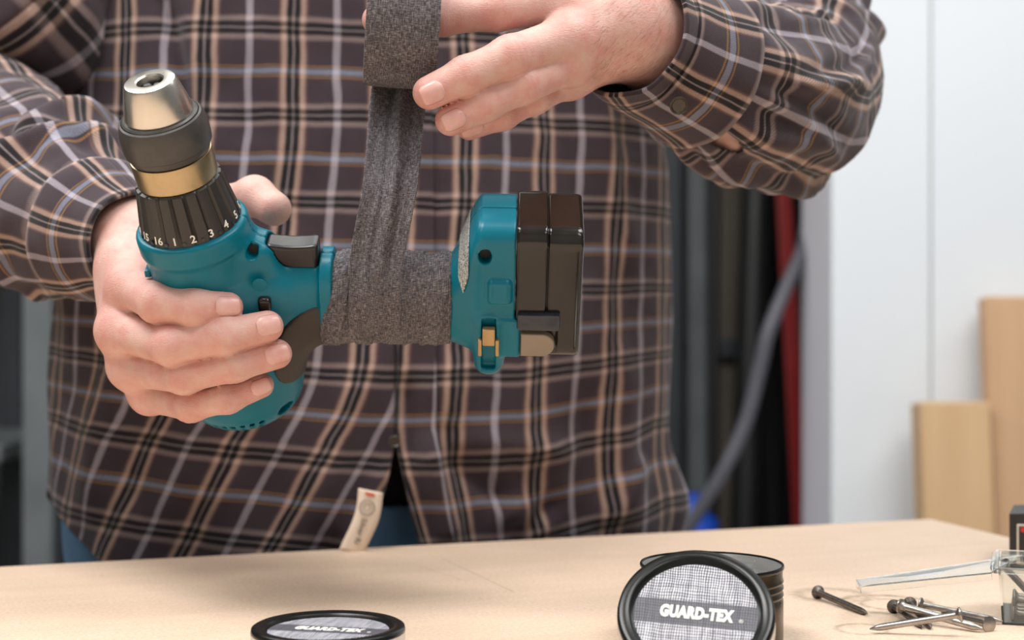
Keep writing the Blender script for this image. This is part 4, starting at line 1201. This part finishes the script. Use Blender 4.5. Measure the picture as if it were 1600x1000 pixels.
# jeans
def jeans_f(P):
    ax = np.stack([ES, EM, [0, 0, 1.0]])
    d = ellips(P, bp(0, -0.01, 0.90), ax, (0.256, 0.140, 0.24))
    d = np.maximum(d, P[:, 2]-0.922)
    for sg in (-1, 1):
        d = smin(d, capsule(P, bp(sg*0.105, 0, 0.86), bp(sg*0.12, 0.0, 0.48), 0.105, 0.085), 0.03)
        d = smin(d, capsule(P, bp(sg*0.12, 0, 0.48), bp(sg*0.125, -0.02, 0.10), 0.082, 0.075), 0.02)
    return d
me, _ = sdf_mesh('jeans', jeans_f, (-0.42, 1.08, 0.0), (0.22, 1.60, 1.03), 0.006, 1)
pchild('jeans', me, M_('denim'))
def opening_shade_f(P):  # dark form added to stand in for the shade inside the shirt opening
    ax = np.stack([ES, EM, [0, 0, 1.0]])
    d = ellips(P, bp(0, -0.005, 1.02), ax, (0.228, 0.132, 0.26))
    return np.maximum(d, np.maximum(0.905-P[:, 2], P[:, 2]-1.2))
me, _ = sdf_mesh('opening_shade', opening_shade_f, (-0.42, 1.08, 0.92), (0.22, 1.60, 1.22), 0.007, 1)
pchild('opening_shade', me, simple('opening_shade_tone', (24, 22, 26), 0.95))
# hem tag hanging out of the shirt front
def tag_label():
    m, nt, b = newmat('cream_woven_tag'); v = coords(nt)
    b.inputs['Base Color'].default_value = (*lin((226, 206, 186)), 1); b.inputs['Roughness'].default_value = 0.9
    bump(nt, b, noisen(nt, v, 1800, 2), 0.2, 0.0003)
    return m
q0, q1, q2 = at(579, 766, 1.128), at(568, 812, 1.124), at(552, 862, 1.122)
Ct = catmull([q0, q1, q2], 24); vs = []; ctr = []
for i, c in enumerate(Ct):
    wob = 0.0018*math.sin(i/23*4)
    for k in (-1, -0.5, 0, 0.5, 1):
        p = Vector(c)+Vector((1, 0.22, -0.22)).normalized()*(k*0.0092+wob)+Vector((0, -0.001*math.cos(k*1.5), 0)); vs.append(p)
fs = [(i*5+k, i*5+k+1, (i+1)*5+k+1, (i+1)*5+k) for i in range(23) for k in range(4)]
tl = pchild('hem_tag', mesh_of('hem_tag', np.array([tuple(v) for v in vs]), np.array(fs)), tag_label(), shirt)
tl['label'] = 'cream woven tag with small print'
md = tl.modifiers.new('thick', 'SOLIDIFY'); md.thickness = 0.0006; md.offset = 0

def on_plane(me, M):
    me.transform(M); return me
# tag print: red mark, ring emblem, small lettering that runs down the tag
def tag_frame(t):
    i = t*23; i0 = int(min(i, 22)); c = Vector(Ct[i0]).lerp(Vector(Ct[i0+1]), i-i0)
    dn = (Vector(Ct[min(i0+1, 23)])-Vector(Ct[max(i0-1, 0)])).normalized()
    ac = Vector((1, 0.22, -0.22)).normalized(); ac = (ac-dn*ac.dot(dn)).normalized()
    n = ac.cross(dn)
    if n.y > 0: n = -n
    return c+n*0.0022, ac, dn, n
greyink = simple('grey_ink', (120, 108, 98), 0.8)
c, ac, dn, n_ = tag_frame(0.07)
Mx = Matrix((ac, -dn, n_)).transposed().to_4x4(); Mx.translation = c
pchild('print_mark', box_me('print_mark', (-0.0035, -0.0008, -0.0002), (0.0035, 0.0008, 0.0002), 0, 1, Mx), M_('cardred'), tl, smooth=False)
c, ac, dn, n_ = tag_frame(0.30)
Mx = Matrix((ac, -dn, n_)).transposed().to_4x4(); Mx.translation = c
for r in (0.0060, 0.0050, 0.0028):
    pchild('print_ring', lathe_me('print_ring', [(r-0.0004, 0), (r, 0), (r, 0.0002), (r-0.0004, 0.0002), (r-0.0004, 0)], 32, Mx, cap=False), greyink, tl, smooth=False)
c, ac, dn, n_ = tag_frame(0.68)
Mx = Matrix((dn, ac, n_)).transposed().to_4x4()
Mx = Matrix((dn, -ac, -n_)).transposed().to_4x4() if False else Mx
if Mx.to_3x3().determinant() < 0: Mx = Matrix((dn, ac, n_)).transposed().to_4x4(); Mx = Mx @ Matrix.Diagonal((1, -1, 1, 1))
Mx.translation = c
pchild('print_lettering', on_plane(text_me('Silver Ri', 0.0058, 0.0001, 0.00005), Mx), greyink, tl, smooth=False)

# ------------------------------------------------------------------ tins on the bench
def gauze_label_mat():
    m, nt, b = newmat('gauze_print'); v = coords(nt)
    sep = N(nt, 'ShaderNodeSeparateXYZ')
    nz = N(nt, 'ShaderNodeTexNoise'); nz.inputs['Scale'].default_value = 70; nz.inputs['Detail'].default_value = 2
    nt.links.new(v, nz.inputs['Vector'])
    off = N(nt, 'ShaderNodeVectorMath', operation='MULTIPLY_ADD'); nt.links.new(nz.outputs['Color'], off.inputs[0]); off.inputs[1].default_value = (0.003,)*3; nt.links.new(v, off.inputs[2])
    nt.links.new(off.outputs[0], sep.inputs[0])
    sx = mathn(nt, 'SINE', mathn(nt, 'MULTIPLY', sep.outputs[0], 2*pi/0.00125)); sy = mathn(nt, 'SINE', mathn(nt, 'MULTIPLY', sep.outputs[1], 2*pi/0.0017))
    n1 = noisen(nt, mapping(nt, v, (500, 40, 1)), 1.0, 3); n2 = noisen(nt, mapping(nt, v, (40, 500, 1)), 1.0, 3)
    f = mathn(nt, 'ADD', mathn(nt, 'MULTIPLY', sx, 0.20), mathn(nt, 'MULTIPLY', sy, 0.13))
    f = mathn(nt, 'ADD', f, mathn(nt, 'ADD', mathn(nt, 'MULTIPLY', n1, 0.6), mathn(nt, 'MULTIPLY', n2, 0.4)))
    c = ramp(nt, f, [(0.25, lin((58, 58, 66))), (0.5, lin((128, 128, 136))), (0.75, lin((212, 212, 218)))])
    sep2 = N(nt, 'ShaderNodeSeparateXYZ'); nt.links.new(v, sep2.inputs[0])
    band = mathn(nt, 'MULTIPLY', mathn(nt, 'LESS_THAN', mathn(nt, 'ABSOLUTE', sep2.outputs[1]), 0.0075), 0.85)
    c = mixc(nt, band, c, (*lin((58, 58, 66)), 1))
    nt.links.new(c, b.inputs['Base Color']); b.inputs['Roughness'].default_value = 0.55; return m
MAT['gauze_print'] = gauze_label_mat()
def lid(name, M, R, H, label, rim_m):
    """lid with its printed face at local z = 0, skirt going to -H"""
    root = empty(name); root.matrix_world = M; tag(root, label, 'tin lid', 'printed tin lids')
    obj('top', lathe_me('top', [(R*0.775, -0.0016), (R*0.80, -0.0014), (R*0.835, 0.0002), (R*0.86, 0.0010), (R*0.955, 0.0012), (R*0.99, 0.0004), (R, -0.0014), (R, -0.0020)], 96, None, cap=False), M_('tin_black'), root, smooth=50)
    obj('skirt', lathe_me('skirt', [(R, -0.0020), (R*0.997, -H+0.002), (R*1.006, -H+0.0012), (R*1.006, -H), (R*0.985, -H), (R*0.985, -0.0025), (0, -0.0025)], 96, None, cap=False), rim_m, root, smooth=40)
    obj('printed_face', lathe_me('printed_face', [(0, -0.0013), (R*0.4, -0.0013), (R*0.785, -0.0013), (R*0.79, -0.0017)], 96, None, cap=False), M_('gauze_print'), root, smooth=False)
    t = text_me('GUARD-TEX', 0.0092, 0.00012, 0.0006, 0.06); t.transform(Matrix.Diagonal((0.66, 1.02, 1, 1))); t.transform(Matrix.Translation((0, 0, -0.0011)))
    obj('lettering', t, M_('white_ink'), root, smooth=False)
    t = text_me('®', 0.0030, 0.0001, 0.0); t.transform(Matrix.Translation((0.0226, -0.0022, -0.0011)))
    obj('lettering', t, M_('white_ink'), root, smooth=False)
    return root
# leaning lid
Lc = at(1087, 957, 0.766); be = math.radians(48)
nrm = Vector((-0.10, -math.cos(be), math.sin(be))).normalized()
roll = math.radians(-11)
xr = Vector((1, 0, 0)); xr = (xr-nrm*xr.dot(nrm)).normalized(); yr = nrm.cross(xr)
x2 = xr*math.cos(roll)+yr*math.sin(roll); y2 = nrm.cross(x2)
Ml = Matrix((x2, y2, nrm)).transposed().to_4x4(); Ml.translation = Lc
lid('tin_lid', Ml, 0.0393, 0.011, 'round lid with printed face leaning upright against the open black tin', M_('tin_inside'))
# lid lying flat
fc = at(513, 981, 0.79); fy = math.radians(-13)
Mf = Matrix.Translation((fc.x, fc.y, TZ+0.0152)) @ Matrix.Rotation(fy, 4, 'Z')
lid('tin_lid', Mf, 0.0396, 0.0140, 'round lid with printed face lying flat on the bench front', M_('tin_inside'))
# open tin
tc = at(1112, 885, 0.832); TH_ = 0.041; R = 0.0389
ot = empty('open_tin', (tc.x, tc.y, TZ)); tag(ot, 'open black cylindrical tin with ribbed neck, empty, behind the leaning lid', 'tin')
body = [(0, 0), (R*0.97, 0), (R*0.985, 0.001), (R*0.985, 0.0205)]
for z in (0.0225, 0.0262, 0.0299):
    body += [(R*0.985, z), (R*0.968, z+0.0009), (R*0.968, z+0.0015), (R*0.990, z+0.0026)]
body += [(R*0.975, 0.0345), (R*0.975, 0.0388)]
obj('body', lathe_me('body', body, 96, cap=False), M_('tin_bronze'), ot, smooth=40)
rimp = [(R*0.975, 0.0385), (R*0.995, 0.0392), (R*1.0, 0.0402), (R*0.99, 0.0411), (R*0.97, 0.0411), (R*0.962, 0.0402)]
obj('rim', lathe_me('rim', rimp, 96, cap=False), M_('tin_black'), ot, smooth=60)
ins = [(R*0.962, 0.0402), (R*0.950, 0.0385), (R*0.950, 0.0350), (R*0.966, 0.0340), (R*0.966, 0.0325), (R*0.925, 0.0305), (R*0.962, 0.0285), (R*0.962, 0.0270), (R*0.925, 0.0250), (R*0.955, 0.020), (R*0.95, 0.0015), (0, 0.0012)]
obj('inside', lathe_me('inside', ins, 96, cap=False), M_('tin_inside'), ot, smooth=40)

# ------------------------------------------------------------------ nails
def nail(head, tip, m, label, r=0.0019, hr=0.0042, group='loose nails on the bench'):
    head = Vector(head); tip = Vector(tip); L = (tip-head).length
    pr = [(0, -0.0002), (hr*0.8, 0.0), (hr, 0.0004), (hr, 0.0012), (hr*0.85, 0.0017), (r*1.15, 0.0028), (r, 0.0040), (r, L-0.0065), (r*0.85, L-0.0045), (r*0.25, L-0.0006), (0, L)]
    # cut nails have a four-sided point
    me = lathe_me('nail', pr, 16, frame(head, tip-head), cap=False)
    o = obj('nail', me, m, smooth=40, loc=head)
    return tag(o, label, 'nail', group)
NH = 0.0040
nail(tp(1277, 925, NH), tp(1356, 959, 0.0016), M_('dark_nail'), 'dark nail lying alone at the left of the nail pile', 0.0020, 0.0043)
nail(tp(1396, 947, NH), tp(1443, 980, 0.0016), M_('dark_nail'), 'dull nail under the pile, its point second nearest the bench front', 0.0018)
nail(tp(1421, 943, NH), tp(1455, 981, 0.0016), M_('dark_nail'), 'dull nail crossing under the pile, its point beside the long shiny one', 0.0018)
nail(tp(1405, 946, 0.0085), tp(1536, 983, 0.0022), M_('steel_nail'), 'shiny nail running through the pile toward the bench front at right', 0.0022)
nail(tp(1436, 944, 0.0075), tp(1568, 971, 0.0020), M_('steel_nail'), 'shiny nail at the back of the pile pointing to the clear box', 0.0018)
nail(tp(1503, 960, 0.0125), tp(1358, 983, 0.0022), M_('steel_nail'), 'bright nail lying across the top of the pile, point to the left', 0.0019)
nail(tp(1547, 976, NH), tp(1470, 958, 0.0030), M_('steel_nail'), 'shiny nail showing its round flat head toward the viewer', 0.0021, 0.0046)

# ------------------------------------------------------------------ clear hinged box of nails
P0 = tp(1566, 976); dX = Vector((0.95, -0.312, 0)).normalized(); dY = Vector((0.312, 0.95, 0)).normalized()
bxm = Matrix((dX, dY, Vector((0, 0, 1)))).transposed().to_4x4(); bxm.translation = P0
cb = empty('clear_box'); cb.matrix_world = bxm; tag(cb, 'clear hinged plastic box holding nails, its lid folded out over the bench', 'box')
BW, BD, BH, TT = 0.075, 0.060, 0.0325, 0.0012
bm = bmesh.new()
for lo, hi in (((0, 0, 0), (BW, BD, TT)), ((0, 0, TT), (TT, BD, BH)), ((BW-TT, 0, TT), (BW, BD, BH)), ((TT, 0, TT), (BW-TT, TT, BH)), ((TT, BD-TT, TT), (BW-TT, BD, BH))):
    r = bmesh.ops.create_cube(bm, size=1.0); lo = Vector(lo); hi = Vector(hi)
    for v in r['verts']:
        v.co = Vector([(v.co[k]+0.5)*(hi[k]-lo[k])+lo[k] for k in range(3)])
        fl = 0.0022*(v.co.z/BH); v.co.x += fl*(-1 if v.co.x < BW/2 else 1); v.co.y += fl*(-1 if v.co.y < BD/2 else 1)
me = bpy.data.meshes.new('tray'); bm.to_mesh(me); bm.free(); obj('tray', me, M_('clear'), cb, smooth=False)
bm = bmesh.new()
for lo, hi in (((-0.0045, -0.0045, BH-0.0030), (-0.0020, BD+0.0045, BH)), ((BW+0.0020, -0.0045, BH-0.003), (BW+0.0045, BD+0.0045, BH)), ((-0.0020, -0.0045, BH-0.003), (BW+0.002, -0.0020, BH)), ((-0.0020, BD+0.0020, BH-0.003), (BW+0.002, BD+0.0045, BH))):
    r = bmesh.ops.create_cube(bm, size=1.0); lo = Vector(lo); hi = Vector(hi)
    for v in r['verts']: v.co = Vector([(v.co[k]+0.5)*(hi[k]-lo[k])+lo[k] for k in range(3)])
me = bpy.data.meshes.new('rim'); bm.to_mesh(me); bm.free(); obj('rim', me, M_('clear'), cb, smooth=False)
# lid: shallow tray folded out to the left, a little twisted
bi = bxm.inverted()
nR, fR_, fL_, nL = [bi @ p for p in (at(1549, 894, .868), at(1598, 866, .925), at(1336, 905, .896), at(1343, 915, .858))]
fR_ = nR.lerp(fR_, 0.98)
nlid = (fR_-nR).cross(nL-nR).normalized()
if nlid.z < 0: nlid = -nlid
vs = []; fs = []
def slab(a, b_, c, d_, th):
    k = len(vs); vs.extend([a, b_, c, d_, a-nlid*th, b_-nlid*th, c-nlid*th, d_-nlid*th])
    fs.extend([(k, k+1, k+2, k+3), (k+7, k+6, k+5, k+4)]+[(k+i, k+4+i, k+4+(i+1) % 4, k+(i+1) % 4) for i in range(4)])
slab(nR, fR_, fL_, nL, 0.0009)
def inset(p, q, c): return p+(c-p).normalized()*0.0011
slab(nR-nlid*0.0009, nL-nlid*0.0009, inset(nL, nR, fL_)-nlid*0.0009, inset(nR, nL, fR_)-nlid*0.0009, 0.0034)
slab(fR_-nlid*0.0009, inset(fR_, fL_, nR)-nlid*0.0009, inset(fL_, fR_, nL)-nlid*0.0009, fL_-nlid*0.0009, 0.0034)
slab(nL-nlid*0.0009, fL_-nlid*0.0009, inset(fL_, nL, fR_)-nlid*0.0009, inset(nL, fL_, nR)-nlid*0.0009, 0.0034)
lo_ = obj('lid', mesh_of('lid', np.array([tuple(v) for v in vs]), fs), M_('clear'), cb, smooth=False)
obj('hinge', tube_me('hinge', [(-0.0050, 0.004, BH-0.0015), (-0.0050, BD-0.004, BH-0.0015)], 0.0016, 10), M_('clear'), cb)
def boxnail(h, t, label):
    return nail(bxm @ Vector(h), bxm @ Vector(t), M_('dark_nail'), label, 0.0019, 0.0042, 'nails in the clear box')
k = 0
labs = ['dull nail at the bottom of the clear box nearest its front wall', 'dull nail second from the front wall in the clear box', 'dull nail in the middle of the clear box bottom layer',
        'dull nail fourth from the front wall in the clear box', 'dull nail resting on the others near the front of the clear box', 'dull nail resting on the others in the middle of the clear box']
for i in range(4): boxnail((0.0050, 0.0065+0.0095*i, TT+0.0044), (0.0700, 0.0075+0.0095*i, TT+0.0024), labs[i])
for i in range(2): boxnail((0.0055, 0.0115+0.0100*i, TT+0.0115), (0.0690, 0.0120+0.0100*i, TT+0.0085), labs[4+i])
nail(at(1565, 881, 0.905), at(1626, 945, 0.91), M_('steel_nail'), 'shiny nail standing out of the clear box, head resting on the rim', 0.0021, 0.0048, 'nails in the clear box')

# ------------------------------------------------------------------ printed card box at the right edge
cX = Vector((0.93, -0.367, 0)).normalized(); cY = Vector((0.367, 0.93, 0)).normalized()
c0 = tp(1577, 889)
cm = Matrix((cX, cY, Vector((0, 0, 1)))).transposed().to_4x4(); cm.translation = c0
cbx = empty('card_box'); cbx.matrix_world = cm; tag(cbx, 'small dark printed card box with red print standing behind the clear box', 'box')
W_, D_, H_, T_ = 0.085, 0.05, 0.037, 0.0009
bm = bmesh.new()
def wallb(lo, hi):
    r = bmesh.ops.create_cube(bm, size=1.0); lo = Vector(lo); hi = Vector(hi)
    for v in r['verts']: v.co = Vector([(v.co[k]+0.5)*(hi[k]-lo[k])+lo[k] for k in range(3)])
for lo, hi in (((0, 0, 0), (W_, D_, T_)), ((0, 0, T_), (T_, D_, H_)), ((W_-T_, 0, T_), (W_, D_, H_)), ((T_, 0, T_), (W_-T_, T_, H_)), ((T_, D_-T_, T_), (W_-T_, D_, H_))): wallb(lo, hi)
me = bpy.data.meshes.new('carton'); bm.to_mesh(me); bm.free(); obj('carton', me, M_('cardblack'), cbx, smooth=False)
obj('flap', box_me('flap', (0.001, -0.0008, -0.0005), (W_-0.001, 0.030, 0.0005), 0, 1, Matrix.Translation((0, D_, H_)) @ Matrix.Rotation(math.radians(-12), 4, 'X')), M_('cardkraft'), cbx, smooth=False)
obj('flap', box_me('flap', (0.0, 0.0, -0.0005), (0.022, D_, 0.0005), 0, 1, Matrix.Translation((0, 0, H_)) @ Matrix.Rotation(math.radians(-4), 4, 'Y')), M_('cardblack'), cbx, smooth=False)
obj('printed_panel', box_me('printed_panel', (0.005, -0.0007, 0.004), (0.080, 0.0, 0.031), 0, 1), M_('cardwhite'), cbx, smooth=False)
obj('printed_panel', box_me('printed_panel', (0.0062, -0.0011, 0.0052), (0.079, -0.0006, 0.0298), 0, 1), M_('cardblack'), cbx, smooth=False)
pv = [(0.0075, -0.0016, 0.0290), (0.0300, -0.0016, 0.0290), (0.0300, -0.0016, 0.0200), (0.0075, -0.0016, 0.0262)]
pv2 = [(x, -0.0010, z) for x, y, z in pv]
obj('printed_flash', mesh_of('printed_flash', np.array(pv+pv2), [(0, 1, 2, 3), (7, 6, 5, 4), (0, 4, 5, 1), (1, 5, 6, 2), (2, 6, 7, 3), (3, 7, 4, 0)]), M_('cardred'), cbx, smooth=False)
